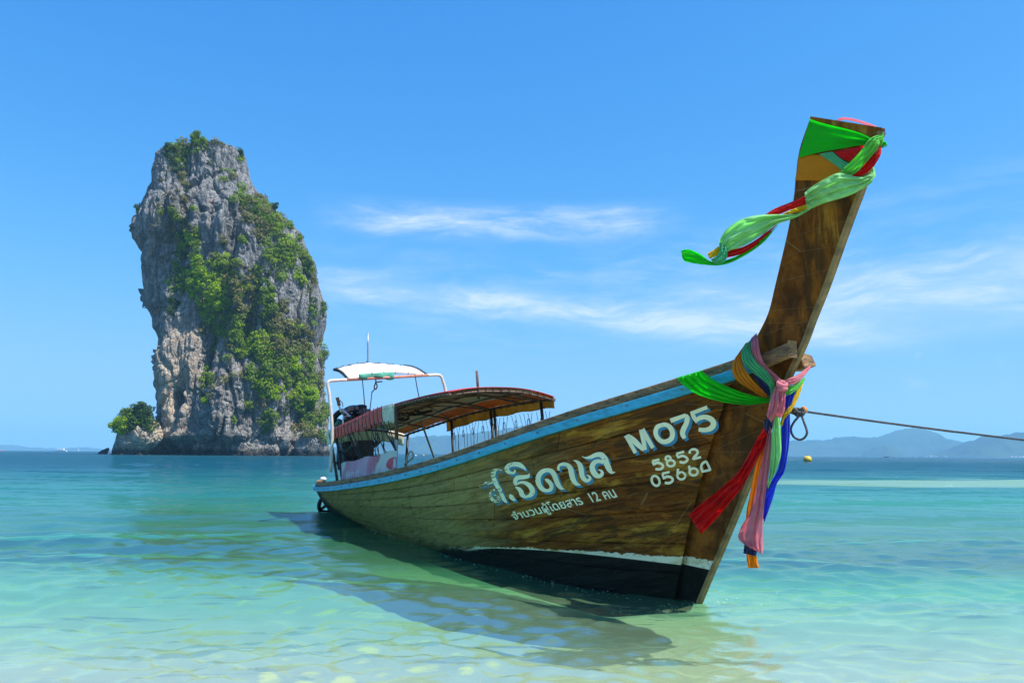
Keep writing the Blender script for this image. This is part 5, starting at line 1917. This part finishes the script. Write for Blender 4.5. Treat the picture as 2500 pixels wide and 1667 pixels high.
CG = cloth_mat('bright_green_cloth', (0.02, 0.85, 0.02), .55)
CP = cloth_mat('pale_green_cloth', (0.55, 0.97, 0.46), .5)
CM = cloth_mat('mint_cloth', (0.18, 0.78, 0.40), .5)
CL = cloth_mat('leaf_green_cloth', (0.26, 0.88, 0.16), .5)
CO = cloth_mat('orange_cloth', (0.98, 0.42, 0.005), .5)
CYE = cloth_mat('yellow_cloth', (1.0, 0.75, 0.005), .5)
CR_ = cloth_mat('red_cloth', (1.0, 0.02, 0.02), .6)
CK = cloth_mat('pink_cloth', (1.0, 0.45, 0.52), .55)
CB = cloth_mat('blue_cloth', (0.09, 0.17, 0.95), .55)
CN = cloth_mat('navy_cloth', (0.008, 0.014, 0.10), .2)


def ribbon(mb, L, Rr, lats, folds=3, amp=.012, n=60, m=23, seed=0, wr=.004, gather=(0, 0)):
    """cloth between two traced edges; lats = metres to starboard along its length; folds run lengthwise"""
    Lc, Rc_ = cr(L, n), cr(Rr, n)
    la = cr([(q,) for q in lats], n)[:, 0] if len(lats) > 2 else np.linspace(lats[0], lats[-1], n)
    vv = []
    ph = seed * 1.7
    for i in range(n):
        q = i / (n - 1)
        wpx = np.linalg.norm(Lc[i] - Rc_[i])
        a_ = amp * min(1.0, wpx / 14.0) 
        for j in range(m):
            b = j / (m - 1)
            f = a_ * ((1 - 2 * abs(math.sin(math.pi * folds * b + ph + 1.2 * math.sin(q * 4 + ph)))) * .65 + .45 * (1 - 2 * abs(math.sin(math.pi * folds * 1.9 * b - q * 5 + ph * 2))))
            f += wr * math.sin(q * 31 + b * 7 + ph) * math.sin(q * 13 + 3 * b) + .01 * math.sin(math.pi * b)
            p = Lc[i] + (Rc_[i] - Lc[i]) * b
            vv.append(B(p[0], p[1], lat=la[i] + f))
    ff = [(i * m + j, i * m + j + 1, (i + 1) * m + j + 1, (i + 1) * m + j) for i in range(n - 1) for j in range(m - 1)]
    mb.uv = getattr(mb, 'uv', {})
    n0 = len(mb.v)
    for i in range(n):
        for j in range(m):
            mb.uv[n0 + i * m + j] = (i / n * max(1.0, len(L) / 3) + seed, j / m + seed * .37)
    mb.add(vv, ff)


def sash(name, mat, label, cat='sash', group='coloured cloths tied to the prow', parts=()):
    mb = MB()
    for a in parts:
        if callable(a):
            a(mb)
        else:
            ribbon(mb, **a)
    o = mb.build(name, mat, None, smooth=True)
    uvl_ = o.data.uv_layers.new(name='uv')
    uvs = getattr(mb, 'uv', {})
    for lp_ in o.data.loops:
        uvl_.data[lp_.index].uv = uvs.get(lp_.vertex_index, (0, 0))
    o.location = boat.location
    o.rotation_euler = boat.rotation_euler
    md = o.modifiers.new('thickness', 'SOLIDIFY')
    md.thickness = .0015
    tag(o, label, cat, group)
    return o


def wrap(top, bot, half=.088, amp=.004, folds=4, n=46, m=12, seed=0, narrow=1.0):
    """a band that runs round the prow: seen side, front edge, far side, back edge"""
    def f(mb):
        T_, B_ = cr(top, n), cr(bot, n)
        ring = []
        side = []
        for i in range(n):
            col = []
            q = i / (n - 1)
            for j in range(m):
                b = j / (m - 1)
                p = T_[i] + (B_[i] - T_[i]) * b
                ff_ = amp * math.sin(2 * math.pi * folds * b + seed + q * 2) * (.3 + .7 * q) + amp * .5 * math.sin(2 * math.pi * folds * 2.3 * b + seed * 3)
                h_ = half * (1 - .30 * q) + .008 * math.sin(math.pi * q)
                col.append(B(p[0], p[1], lat=h_ + ff_))
            side.append(col)
        far = [[np.array([p[0], -p[1] + .0, p[2]]) for p in col] for col in reversed(side)]
        fr = side[-1]
        bk = side[0]
        e1 = [np.array([p[0] + .035, 0, p[2] - .004]) for p in fr]
        e0 = [np.array([p[0] - .030, 0, p[2] + .004]) for p in bk]
        ring = side + [e1] + far + [e0]
        vv = [p for col in ring for p in col]
        K = len(ring)
        mb.uv = getattr(mb, 'uv', {})
        n0 = len(mb.v)
        for i in range(K):
            for j in range(m):
                mb.uv[n0 + i * m + j] = (i / K * 5 + seed, j / m)
        mb.add(vv, [(i * m + j, i * m + j + 1, ((i + 1) % K) * m + j + 1, ((i + 1) % K) * m + j) for i in range(K) for j in range(m - 1)])
    return f


def knot_turn(mb, c, R0, r0_, ax):
    ax = Vector(ax).normalized()
    u_ = ax.orthogonal().normalized()
    v_ = ax.cross(u_)
    mb.tube([Vector(c) + (u_ * math.cos(a) + v_ * math.sin(a)) * R0 + ax * (.012 * math.sin(a)) for a in np.linspace(0, 6.28, 16)], [r0_ * (1 + .25 * math.sin(k * 2.3)) for k in range(16)], 9, squash=.8)


# top of the prow
sash('sash', CG, 'bright green cloth stretched round the very top of the prow', parts=[
    wrap([(1977, 291), (2000, 299), (2030, 307), (2068, 316), (2105, 328), (2138, 345)], [(1949, 386), (1975, 378), (2010, 370), (2050, 363), (2095, 355), (2128, 352)], amp=.010, folds=6, seed=1)])
sash('sash', CO, 'flat orange cloth band round the prow under the green one', parts=[
    wrap([(1950, 384), (1985, 378), (2015, 382), (2045, 398), (2080, 412)], [(1941, 441), (1975, 441), (2015, 441), (2050, 436), (2085, 426)], half=.082, amp=.004, folds=3, seed=2)])
sash('sash', CM, 'narrow mint cloth crossing the orange band below the green wrap', parts=[
    dict(L=[(2000, 376), (2020, 390), (2045, 408), (2062, 420)], Rr=[(2032, 371), (2050, 386), (2070, 398), (2090, 404)], lats=(.098, .10, .10), folds=3, amp=.008)])
sash('sash', CR_, 'red cloth bunched in the shade under the knot at the front of the prow top', parts=[
    dict(L=[(2036, 371), (2070, 364), (2105, 357), (2120, 350)], Rr=[(2052, 386), (2075, 393), (2095, 388), (2122, 372)], lats=(.097, .10, .095), folds=3, amp=.006),
    dict(L=[(2150, 352), (2143, 368), (2112, 396), (2086, 412), (2072, 420)], Rr=[(2152, 368), (2147, 384), (2128, 412), (2104, 428), (2076, 432)], lats=(.05, .10, .13, .135, .13), folds=3, amp=.014, seed=3)])
sash('sash', CL, 'yellow green twisted cloth hanging from the knot at the front top of the prow', parts=[
    dict(L=[(2152, 330), (2135, 333), (2120, 343), (2102, 368), (2072, 400), (2045, 424)], Rr=[(2158, 345), (2149, 345), (2143, 358), (2122, 388), (2090, 422), (2070, 430)], lats=(.06, .13, .155, .16, .165), folds=3, amp=.016, seed=2),
    dict(L=[(2158, 322), (2152, 330), (2146, 340)], Rr=[(2158, 340), (2154, 352), (2146, 362)], lats=(.03, .05, .07), folds=2, amp=.01)])
sash('streamer', CP, 'pale green streamer blown left from the prow, loosely twisted', 'streamer', parts=[
    dict(L=[(2134, 415), (2122, 428), (2095, 432), (2065, 425), (2042, 424), (2012, 438), (1982, 456), (1964, 472)], Rr=[(2131, 432), (2128, 446), (2105, 462), (2072, 478), (2040, 488), (2010, 497), (1985, 508), (1970, 514)], lats=(.10, .15, .19, .21, .22, .24, .25, .27), folds=3, amp=.028, seed=5, n=80, wr=.012),
    dict(L=[(1968, 508), (1948, 522), (1915, 524), (1880, 524), (1842, 527), (1805, 538), (1772, 562), (1756, 590), (1757, 603)], Rr=[(1978, 512), (1950, 528), (1925, 538), (1895, 549), (1862, 572), (1828, 594), (1803, 606), (1782, 614), (1776, 620)], lats=(.28, .31, .34, .38, .42, .46, .50, .52, .53), folds=2, amp=.035, seed=2, n=80, wr=.008),
    dict(L=[(2131, 402), (2136, 418), (2136, 432), (2122, 440)], Rr=[(2124, 400), (2126, 414), (2124, 424), (2110, 430)], lats=(.07, .10, .13, .16), folds=2, amp=.01)])
sash('streamer', CR_, 'red streamer showing between the pale green folds left of the prow', 'streamer', parts=[
    dict(L=[(1975, 474), (1955, 484), (1925, 496), (1895, 508), (1868, 524)], Rr=[(1972, 490), (1962, 500), (1935, 510), (1905, 522), (1880, 527)], lats=(.24, .26, .28, .31, .34), folds=2, amp=.012, seed=1),
    dict(L=[(1898, 548), (1872, 566), (1848, 584), (1815, 602), (1776, 614)], Rr=[(1890, 556), (1868, 580), (1842, 602), (1810, 620), (1774, 630)], lats=(.38, .41, .44, .48, .51), folds=2, amp=.016, seed=4)])
sash('streamer', CYE, 'short yellow streamer end caught in the green streamer left of the prow', 'streamer', parts=[
    dict(L=[(1972, 499), (1955, 504), (1935, 511), (1912, 522)], Rr=[(1969, 515), (1952, 518), (1935, 521), (1915, 526)], lats=(.29, .30, .32, .34), folds=3, amp=.010, seed=1),
    dict(L=[(1758, 600), (1745, 608), (1727, 620)], Rr=[(1760, 614), (1750, 624), (1733, 632)], lats=(.52, .54, .56), folds=2, amp=.01)])
sash('streamer', CG, 'bright green streamer with its curled tip blown out furthest left of the prow', 'streamer', parts=[
    dict(L=[(1900, 550), (1868, 578), (1838, 602), (1806, 622), (1778, 634), (1752, 640), (1732, 637), (1712, 622), (1692, 612), (1675, 609), (1663, 612)], Rr=[(1896, 554), (1868, 588), (1838, 612), (1804, 632), (1775, 644), (1748, 648), (1724, 647), (1700, 644), (1685, 641), (1672, 638), (1666, 630)], lats=(.37, .41, .44, .48, .52, .55, .57, .58, .59, .60, .60), folds=2, amp=.020, seed=2, n=90, wr=.006)])
sash('streamer', CM, 'mint green fold hanging at the bend of the streamers left of the prow', 'streamer', parts=[
    dict(L=[(1756, 592), (1757, 612), (1748, 626), (1736, 634)], Rr=[(1775, 602), (1776, 622), (1768, 640), (1745, 646)], lats=(.535, .56, .575, .57), folds=2, amp=.014, seed=3)])
mbp = MB()
top_y = A_[-1]
pk = [B(2046, 293, lat=-.02), B(2062, 290, lat=-.02), B(2088, 294, lat=-.02), B(2122, 305, lat=-.02), B(2140, 312, lat=-.04)]
mbp.tube(cr(pk, 20), .007, 6, squash=1.6)
o = mbp.build('sash', CK, None, smooth=True)
o.location, o.rotation_euler = boat.location, boat.rotation_euler
tag(o, 'thin pink band edge showing over the top end of the prow', 'sash', 'coloured cloths tied to the prow')

# at the foot of the prow
sash('sash', CG, 'bright green cloth slung from the gunwale to the pink knot', parts=[
    dict(L=[(1718, 902), (1714, 905), (1722, 912), (1750, 931), (1785, 948), (1820, 961), (1852, 969), (1886, 973)], Rr=[(1650, 922), (1653, 924), (1668, 940), (1700, 961), (1742, 976), (1785, 985), (1832, 988), (1884, 981)], lats=(.38, .47, .46, .42, .37, .31, .26, .22), folds=4, amp=.020, seed=1, n=90)])
sash('sash', CO, 'orange cloth wrapped over the rail left of the prow foot', parts=[
    dict(L=[(1822, 836), (1806, 858), (1792, 880), (1787, 905), (1800, 930), (1835, 953), (1868, 972)], Rr=[(1826, 838), (1812, 860), (1812, 885), (1828, 915), (1846, 938), (1864, 954), (1877, 968)], lats=(.20, .27, .31, .33, .31, .27, .22), folds=4, amp=.014, seed=4, n=70)])
sash('sash', CM, 'mint green cloth between orange and pink at the prow foot', parts=[
    dict(L=[(1840, 824), (1824, 838), (1811, 858), (1814, 884), (1836, 908), (1864, 930), (1880, 952), (1878, 982)], Rr=[(1846, 820), (1834, 838), (1834, 860), (1848, 884), (1872, 906), (1889, 932), (1889, 952), (1884, 984)], lats=(.17, .25, .30, .31, .28, .25, .22, .21), folds=4, amp=.014, seed=2, n=70)])
sash('sash', CK, 'pink cloth from the rail down to its big knot below the prow', parts=[
    dict(L=[(1845, 815), (1832, 830), (1836, 856), (1848, 886), (1876, 914), (1902, 940)], Rr=[(1847, 814), (1851, 830), (1856, 862), (1868, 890), (1892, 912), (1912, 932)], lats=(.13, .23, .28, .27, .24, .22), folds=3, amp=.013, seed=3, n=60),
    dict(L=[(1912, 930), (1930, 922), (1952, 912), (1986, 884)], Rr=[(1914, 946), (1932, 940), (1952, 930), (1988, 888)], lats=(.21, .16, .06, -.22), folds=3, amp=.010, seed=1),
    dict(L=[(1893, 942), (1884, 965), (1877, 990), (1871, 1014)], Rr=[(1908, 945), (1904, 975), (1899, 1000), (1884, 1032)], lats=(.24, .26, .27, .27), folds=2, amp=.018, seed=5, n=40),
    dict(L=[(1904, 945), (1900, 975), (1897, 1000), (1895, 1014)], Rr=[(1917, 950), (1917, 985), (1913, 1008), (1904, 1022)], lats=(.23, .24, .25, .25), folds=2, amp=.012, seed=6, n=40),
    lambda mb: knot_turn(mb, B(1909, 938, lat=.235), .030, .020, (.3, .1, 1)),
    lambda mb: knot_turn(mb, B(1911, 950, lat=.235), .024, .018, (-.3, .2, 1)),
    lambda mb: knot_turn(mb, B(1906, 944, lat=.245), .020, .016, (.8, .3, .5))])
sash('sash', CN, 'navy cloth stretched behind the green one left of the pink knot', parts=[
    dict(L=[(1836, 916), (1850, 935), (1862, 955), (1872, 972)], Rr=[(1840, 914), (1866, 930), (1884, 944), (1882, 966)], lats=(.26, .245, .22, .20), folds=2, amp=.006),
    dict(L=[(1868, 1022), (1866, 1040), (1868, 1052), (1876, 1062)], Rr=[(1890, 1020), (1886, 1040), (1883, 1058), (1880, 1070)], lats=(.20, .19, .18), folds=2, amp=.01)])
sash('sash', CL, 'leaf green cloth running from the pink knot round the front to the far rail', parts=[
    dict(L=[(1914, 944), (1935, 940), (1950, 932), (1964, 920)], Rr=[(1918, 966), (1936, 960), (1950, 948), (1966, 926)], lats=(.19, .13, .05, -.05), folds=3, amp=.010)])
sash('sash', CYE, 'bright yellow strip along the front of the bow right of the knot', parts=[
    dict(L=[(1958, 926), (1946, 948), (1934, 972), (1914, 1002), (1909, 1020), (1904, 1036)], Rr=[(1962, 930), (1956, 952), (1944, 982), (1928, 1008), (1916, 1022), (1910, 1040)], lats=(-.06, .02, .09, .15, .17, .18), folds=2, amp=.008)])
sash('hanging_cloth', CB, 'long royal blue cloth hanging from the bow and twisting at mid height', parts=[
    dict(L=[(1918, 966), (1912, 990), (1908, 1030), (1906, 1080), (1903, 1130), (1892, 1160), (1868, 1188), (1852, 1208), (1860, 1232), (1863, 1262)], Rr=[(1944, 952), (1936, 975), (1929, 1005), (1929, 1050), (1924, 1100), (1915, 1150), (1897, 1180), (1888, 1212), (1877, 1245), (1866, 1274)], lats=(.12, .13, .14, .14, .14, .14, .15, .16, .16, .15), folds=2, amp=.022, seed=2, n=90, m=17)])
sash('hanging_cloth', CP, 'light green cloth hanging between the pink and blue ones', parts=[
    dict(L=[(1890, 1026), (1884, 1060), (1881, 1105), (1879, 1150), (1873, 1190)], Rr=[(1902, 1002), (1907, 1060), (1906, 1110), (1893, 1150), (1876, 1192)], lats=(.22, .22, .21, .20, .19), folds=2, amp=.018, seed=4)])
sash('hanging_cloth', CK, 'long pink cloth hanging lowest, flared hem over the water', parts=[
    dict(L=[(1879, 1040), (1868, 1090), (1855, 1150), (1844, 1205), (1830, 1252), (1810, 1284), (1803, 1313), (1822, 1332)], Rr=[(1884, 1045), (1883, 1100), (1876, 1160), (1868, 1215), (1863, 1262), (1862, 1300), (1863, 1335), (1862, 1352)], lats=(.20, .20, .21, .21, .22, .22, .22, .22), folds=2, amp=.026, seed=1, n=90, m=17)])
sash('hanging_cloth', CO, 'amber cloth hanging behind the pink one, its end lowest of all', parts=[
    dict(L=[(1863, 1082), (1850, 1120), (1836, 1180), (1824, 1240), (1821, 1270)], Rr=[(1872, 1082), (1862, 1130), (1852, 1185), (1842, 1240), (1836, 1275)], lats=(.14, .14, .14, .14), folds=2, amp=.008),
    dict(L=[(1821, 1268), (1823, 1310), (1822, 1350), (1826, 1386)], Rr=[(1838, 1268), (1842, 1310), (1846, 1350), (1853, 1386)], lats=(.14, .15, .16, .16), folds=2, amp=.012, seed=2)])
sash('hanging_cloth', CN, 'navy cloth end peeping from under the pink hem', parts=[
    dict(L=[(1826, 1290), (1818, 1325), (1815, 1350)], Rr=[(1850, 1290), (1850, 1330), (1846, 1357)], lats=(.175, .185, .185), folds=2, amp=.012, seed=2)])
sash('hanging_cloth', CR_, 'scarlet cloth blown out in front of the hull left of the stem', parts=[
    dict(L=[(1872, 1036), (1848, 1072), (1822, 1120), (1802, 1152), (1775, 1178), (1740, 1208), (1708, 1232), (1681, 1256)], Rr=[(1882, 1062), (1862, 1098), (1838, 1142), (1812, 1188), (1782, 1226), (1752, 1262), (1728, 1288), (1712, 1303)], lats=(.17, .22, .27, .32, .37, .41, .44, .45), folds=3, amp=.030, seed=3, n=90, m=19, wr=.012)])

# mooring rope --------------------------------------------------------
M_ROPE = simple('grey_mooring_rope', (0.10, 0.10, 0.11), .9, var=.5, scale=60, bump=.6)


def rope(path, r_, name, mat, twist=True, seg=16):
    mb = MB()
    P = np.array(path)
    if not twist:
        mb.tube(P, r_, 8)
    else:
        L_ = np.concatenate([[0], np.cumsum(np.linalg.norm(np.diff(P, axis=0), axis=1))])
        for k in range(3):
            pts_ = []
            ref = None
            for i in range(len(P)):
                d = P[min(i + 1, len(P) - 1)] - P[max(0, i - 1)]
                d = d / (np.linalg.norm(d) + 1e-9)
                if ref is None:
                    ref = np.cross(d, [0, 0, 1.0])
                ref = ref - d * (ref @ d)
                ref /= np.linalg.norm(ref) + 1e-9
                b = np.cross(d, ref)
                a = L_[i] * 95 + k * 2.094
                pts_.append(P[i] + (ref * math.cos(a) + b * math.sin(a)) * r_ * .52)
            mb.tube(pts_, r_ * .62, 6)
    return mb.build(name, mat, None, smooth=True)


r0 = wor(B(1955, 1003, lat=.02))
r1 = at_y(2500, 1074, 6.3)
r2 = np.array([9.5, 5.2, 0.72])
r3 = np.array([16.0, 3.2, 0.05])
pp = [r0, r0 + (r1 - r0) * .33 + np.array([0, 0, -.006]), r0 + (r1 - r0) * .66 + np.array([0, 0, -.006]), r1, r2, r3]
line = cr(pp, 900)
rp = rope(line, .0088, 'mooring_rope', M_ROPE)
tag(rp, 'taut grey mooring rope running from the bow out to the shore on the right', 'rope')
lp = [wor(B(u, v, lat=.06)) for u, v in ((1960, 1006), (1952, 1014), (1937, 1032), (1931, 1048), (1937, 1065), (1953, 1073), (1966, 1066), (1970, 1052), (1962, 1028), (1956, 1012), (1952, 1004))]
o = rope(cr(lp, 160), .0088, 'loop', M_ROPE)
o.parent = rp
kn = MB()
for s_, rad_ in ((0, .045), (1, .03), (2, .038), (3, .032)):
    ctr = wor(B(1936 + s_ * 8, 1003 + (s_ % 2) * 3, lat=.03))
    ax = [Vector((.3, .2, 1)).normalized(), Vector((1, .3, .4)).normalized(), Vector((.4, -.5, .8)).normalized(), Vector((.8, .1, -.6)).normalized()][s_]
    u_ = ax.orthogonal().normalized()
    v_ = ax.cross(u_)
    kn.tube([Vector(ctr) + (u_ * math.cos(a) * 1.25 + v_ * math.sin(a) * .8) * rad_ for a in np.linspace(0, 6.28, 18)], .012, 7)
kn.tube(cr([wor(B(u, v, lat=.04)) for u, v in ((1925, 1008), (1932, 998), (1948, 999), (1962, 1000))], 14), .012, 7)
o = kn.build('hitch', M_ROPE, rp, smooth=True)
ob = MB()
oc = wor(B(1964, 1000, lat=.02))
for k in range(7):
    d = Vector((math.sin(k * 2.1), math.cos(k * 1.3), math.sin(k * 3.7 + 1))).normalized() * .032
    ob.tube([Vector(oc) - d * .4, Vector(oc) + d * .5 + Vector((0, 0, .008)), Vector(oc) + d], [.012, .013, .006], 6)
o = ob.build('whipping', simple('orange_twine', (.75, .28, .03), .8, scale=30), rp, smooth=True)

# froth where the hull meets the sea ------------------------------------
g = np.random.default_rng(31)
mb = MB()
for k in range(420):
    s_ = g.uniform(.0, 1.0) ** .7
    xw = 2.0 + 9.2 * s_
    hb = float(bW(min(xw, 11.02)))
    o_ = abs(g.normal()) * (.05 + .07 * s_)
    p = np.array([xw + g.normal() * .02, -(hb + .01 + o_), 0])
    if g.random() < .6:
        p = np.array([11.1 + abs(g.normal()) * .5, g.normal() * .35 - .25, 0])
    r_ = g.uniform(.0025, .008) * (1.25 if g.random() < .08 else 1)
    z_ = -.022 + g.uniform(-.018, .022)
    x, y = p[0], p[1]
    mb.add([(x - r_ * 1.8, y, z_), (x, y - r_, z_), (x + r_ * 1.8, y, z_), (x, y + r_, z_), (x, y, z_ + r_ * .7)], [(0, 1, 4), (1, 2, 4), (2, 3, 4), (3, 0, 4), (3, 2, 1, 0)])
fo_ = mb.build('froth', simple('sea_froth', (.50, .72, .60), .3, var=.15), None)
fo_.location, fo_.rotation_euler = boat.location, boat.rotation_euler
tag(fo_, kind='stuff')

# buoys ------------------------------------------------------------------
M_YEL = simple('yellow_buoy_shell', (.80, .48, .02), .45, var=.12, scale=1.5, dirt=((.5, .3, .1), .66))


def buoy(u, vw, dia_px, col_mat, label, grp, squash=.85, tilt=.3, parts=True):
    base = at_z(u, vw, -.05)
    y = base[1]
    r_ = dia_px / 2 * y / FPX
    root = empty('buoy', (base[0], y, 0.0))
    tag(root, label, 'buoy', grp)
    mb = MB()
    mb.ball((0, 0, r_ * .55), (r_, r_, r_ * squash), 22, 14)
    mb.build('float_body', col_mat, root, smooth=True)
    if parts:
        mb = MB()
        mb.tube([(r_ * 1.01 * math.cos(a), r_ * 1.01 * math.sin(a) * .9, r_ * .55 + r_ * tilt * math.cos(a)) for a in np.linspace(0, 2 * math.pi, 28)], r_ * .05, 6)
        mb.build('seam', M_DARKW, root, smooth=True)
        mb = MB()
        mb.tube([(-r_ * .15, 0, r_ * (.5 + squash)), (-r_ * .1, 0, r_ * (.62 + squash)), (r_ * .1, 0, r_ * (.62 + squash)), (r_ * .15, 0, r_ * (.5 + squash))], r_ * .07, 6)
        mb.build('lifting_eye', M_DARKW, root, smooth=True)
    return root


GB = 'mooring buoys scattered over the bay'
buoy(1972, 1127, 20, M_YEL, 'big yellow ball buoy floating right of the bow', GB)
M_PNK = simple('pink_buoy_shell', (.72, .18, .20), .5)
M_WB = simple('white_buoy_shell', (.80, .78, .74), .5)
buoy(272, 1107.5, 5.5, M_PNK, 'tiny pink buoy in front of the left end of the rock island', GB, parts=False)
buoy(6, 1101.5, 4.5, M_PNK, 'tiny pink buoy at the far left edge of the bay', GB, parts=False)
buoy(1015, 1113.5, 4.5, M_WB, 'tiny pale buoy seen beside the rope loop over the gunwale', GB, parts=False)
buoy(1034, 1112.5, 4.5, M_YEL, 'tiny yellow buoy seen over the gunwale right of the pale one', GB, parts=False)

# far craft ---------------------------------------------------------------
M_HULLW = simple('white_gelcoat', (.82, .83, .84), .3, var=.04)
M_GLS = simple('dark_cabin_glass', (.03, .05, .07), .15)


def craft(u, vw, y, length_px, label, kind='cruiser', mat=M_HULLW, cat='boat'):
    k = y / FPX
    b = at_y(u, vw, y)
    L_ = length_px * k
    root = empty('motor_yacht' if kind == 'cruiser' else ('sailing_boat' if kind == 'sail' else 'tour_boat'), (b[0], y, 0))
    tag(root, label, cat)
    mb = MB()
    secs = []
    for i, x in enumerate(np.linspace(-.5, .5, 9)):
        w_ = .14 * (1 - max(0, -(x) * 1.9 - .1) ** 1.5)
        w_ = max(.01, w_)
        sh_ = .10 + (.05 * max(0, -x * 2) ** 2)
        secs += [(x * L_, -w_ * L_, sh_ * L_), (x * L_, -w_ * .6 * L_, -.03 * L_), (x * L_, w_ * .6 * L_, -.03 * L_), (x * L_, w_ * L_, sh_ * L_)]
    ff = [(i * 4 + a, (i + 1) * 4 + a, (i + 1) * 4 + (a + 1) % 4, i * 4 + (a + 1) % 4) for i in range(8) for a in range(4)] + [(0, 1, 2, 3), (35, 34, 33, 32)]
    mb.add(secs, ff)
    mb.build('hull', mat, root)
    if kind == 'cruiser':
        mb = MB()
        mb.box((.04 * L_, 0, .155 * L_), (.52 * L_, .2 * L_, .09 * L_))
        mb.build('saloon', mat, root, bevel=.012 * L_)
        mb = MB()
        mb.box((.05 * L_, 0, .165 * L_), (.44 * L_, .21 * L_, .035 * L_))
        mb.build('window_band', M_GLS, root)
        mb = MB()
        mb.box((.10 * L_, 0, .235 * L_), (.34 * L_, .19 * L_, .03 * L_))
        mb.box((.05 * L_, 0, .215 * L_), (.22 * L_, .17 * L_, .03 * L_))
        mb.build('flybridge', mat, root, bevel=.008 * L_)
        mb = MB()
        mb.bar((.26 * L_, 0, .24 * L_), (.30 * L_, 0, .34 * L_), .03 * L_, .05 * L_)
        mb.build('radar_arch', mat, root)
    elif kind == 'sail':
        mb = MB()
        mb.tube([(0, 0, .05 * L_), (0, 0, 1.25 * L_)], .018 * L_, 6)
        mb.build('mast', mat, root)
        mb = MB()
        mb.add([(.02 * L_, 0, .22 * L_), (.42 * L_, .03 * L_, .22 * L_), (.2 * L_, .05 * L_, .7 * L_), (.03 * L_, 0, 1.2 * L_)], [(0, 1, 2, 3)])
        mb.build('sail', M_WHT, root)
    else:
        mb = MB()
        mb.box((.02 * L_, 0, .22 * L_), (.6 * L_, .24 * L_, .02 * L_))
        for x in (-.2, .25):
            for sg in (-1, 1):
                mb.box((x * L_, sg * .1 * L_, .15 * L_), (.02 * L_, .02 * L_, .14 * L_))
        mb.build('awning', M_GLS if mat is not M_HULLW else M_TOP, root)
    return root


craft(148, 1100, 1500, 28, 'white motor yacht crossing the horizon left of the rock island')
craft(191, 1099.5, 2600, 7, 'distant white sailing boat on the horizon right of the yacht', 'sail')
craft(2165, 1116, 1300, 14, 'dark hulled boat among the far boats off the hills', 'tour', M_DARKW)
craft(2176, 1116.3, 1250, 12, 'white boat right beside the dark hulled one off the hills', 'tour')
craft(2190, 1116.5, 1280, 8, 'small white boat right of the pair off the hills', 'tour')
craft(2236, 1115.5, 1800, 7, 'lone small white boat off the foot of the highest hill', 'tour')
craft(2258, 1116, 1800, 5, 'tiny white boat right of the lone one below the highest hill', 'tour')
# white houses on the far shore
g = np.random.default_rng(44)
M_HW = simple('white_wall', (.85, .84, .80), .7, var=.05)
M_RF = simple('tiled_roof', (.42, .20, .14), .7, var=.2)
HL = [(2274, 1110, 'long white house with red roof on the far shore under the highest hill', 9), (2286, 1112, 'white house beside the long one on the far shore', 7), (2262, 1112, 'small white house left of the red roofed one on the far shore', 5),
      (2470, 1108, 'tall white building at the foot of the right hill, leftmost of its row', 5), (2480, 1110, 'low white building second in the row under the right hill', 7),
      (2490, 1110, 'low white building third in the row under the right hill', 6), (2498, 1109, 'white building at the right edge of the picture under the hill', 6), (2310, 1112, 'pale hut on the far shore right of the houses', 5)]
for (u, v, lab, wpx) in HL:
    y = 4180 if u > 2400 else 3860
    k = y / FPX
    p = at_y(u, v + 3, y)
    z0 = 3.0
    root = empty('shore_house', (p[0], y, z0))
    tag(root, lab, 'house', 'white houses on the far shore')
    w_ = wpx * k * .5
    h_ = (1117 - v) * k * .35
    mb = MB()
    mb.box((0, 0, h_ / 2), (w_ * 1.6, 8, h_))
    mb.build('wall', M_HW, root)
    mb = MB()
    mb.add([(-w_ * .9, -5, h_), (w_ * .9, -5, h_), (w_ * .9, 5, h_), (-w_ * .9, 5, h_), (-w_ * .6, 0, h_ * 1.35), (w_ * .6, 0, h_ * 1.35)], [(0, 1, 5, 4), (2, 3, 4, 5), (1, 2, 5), (3, 0, 4), (3, 2, 1, 0)])
    mb.build('roof', M_RF, root)
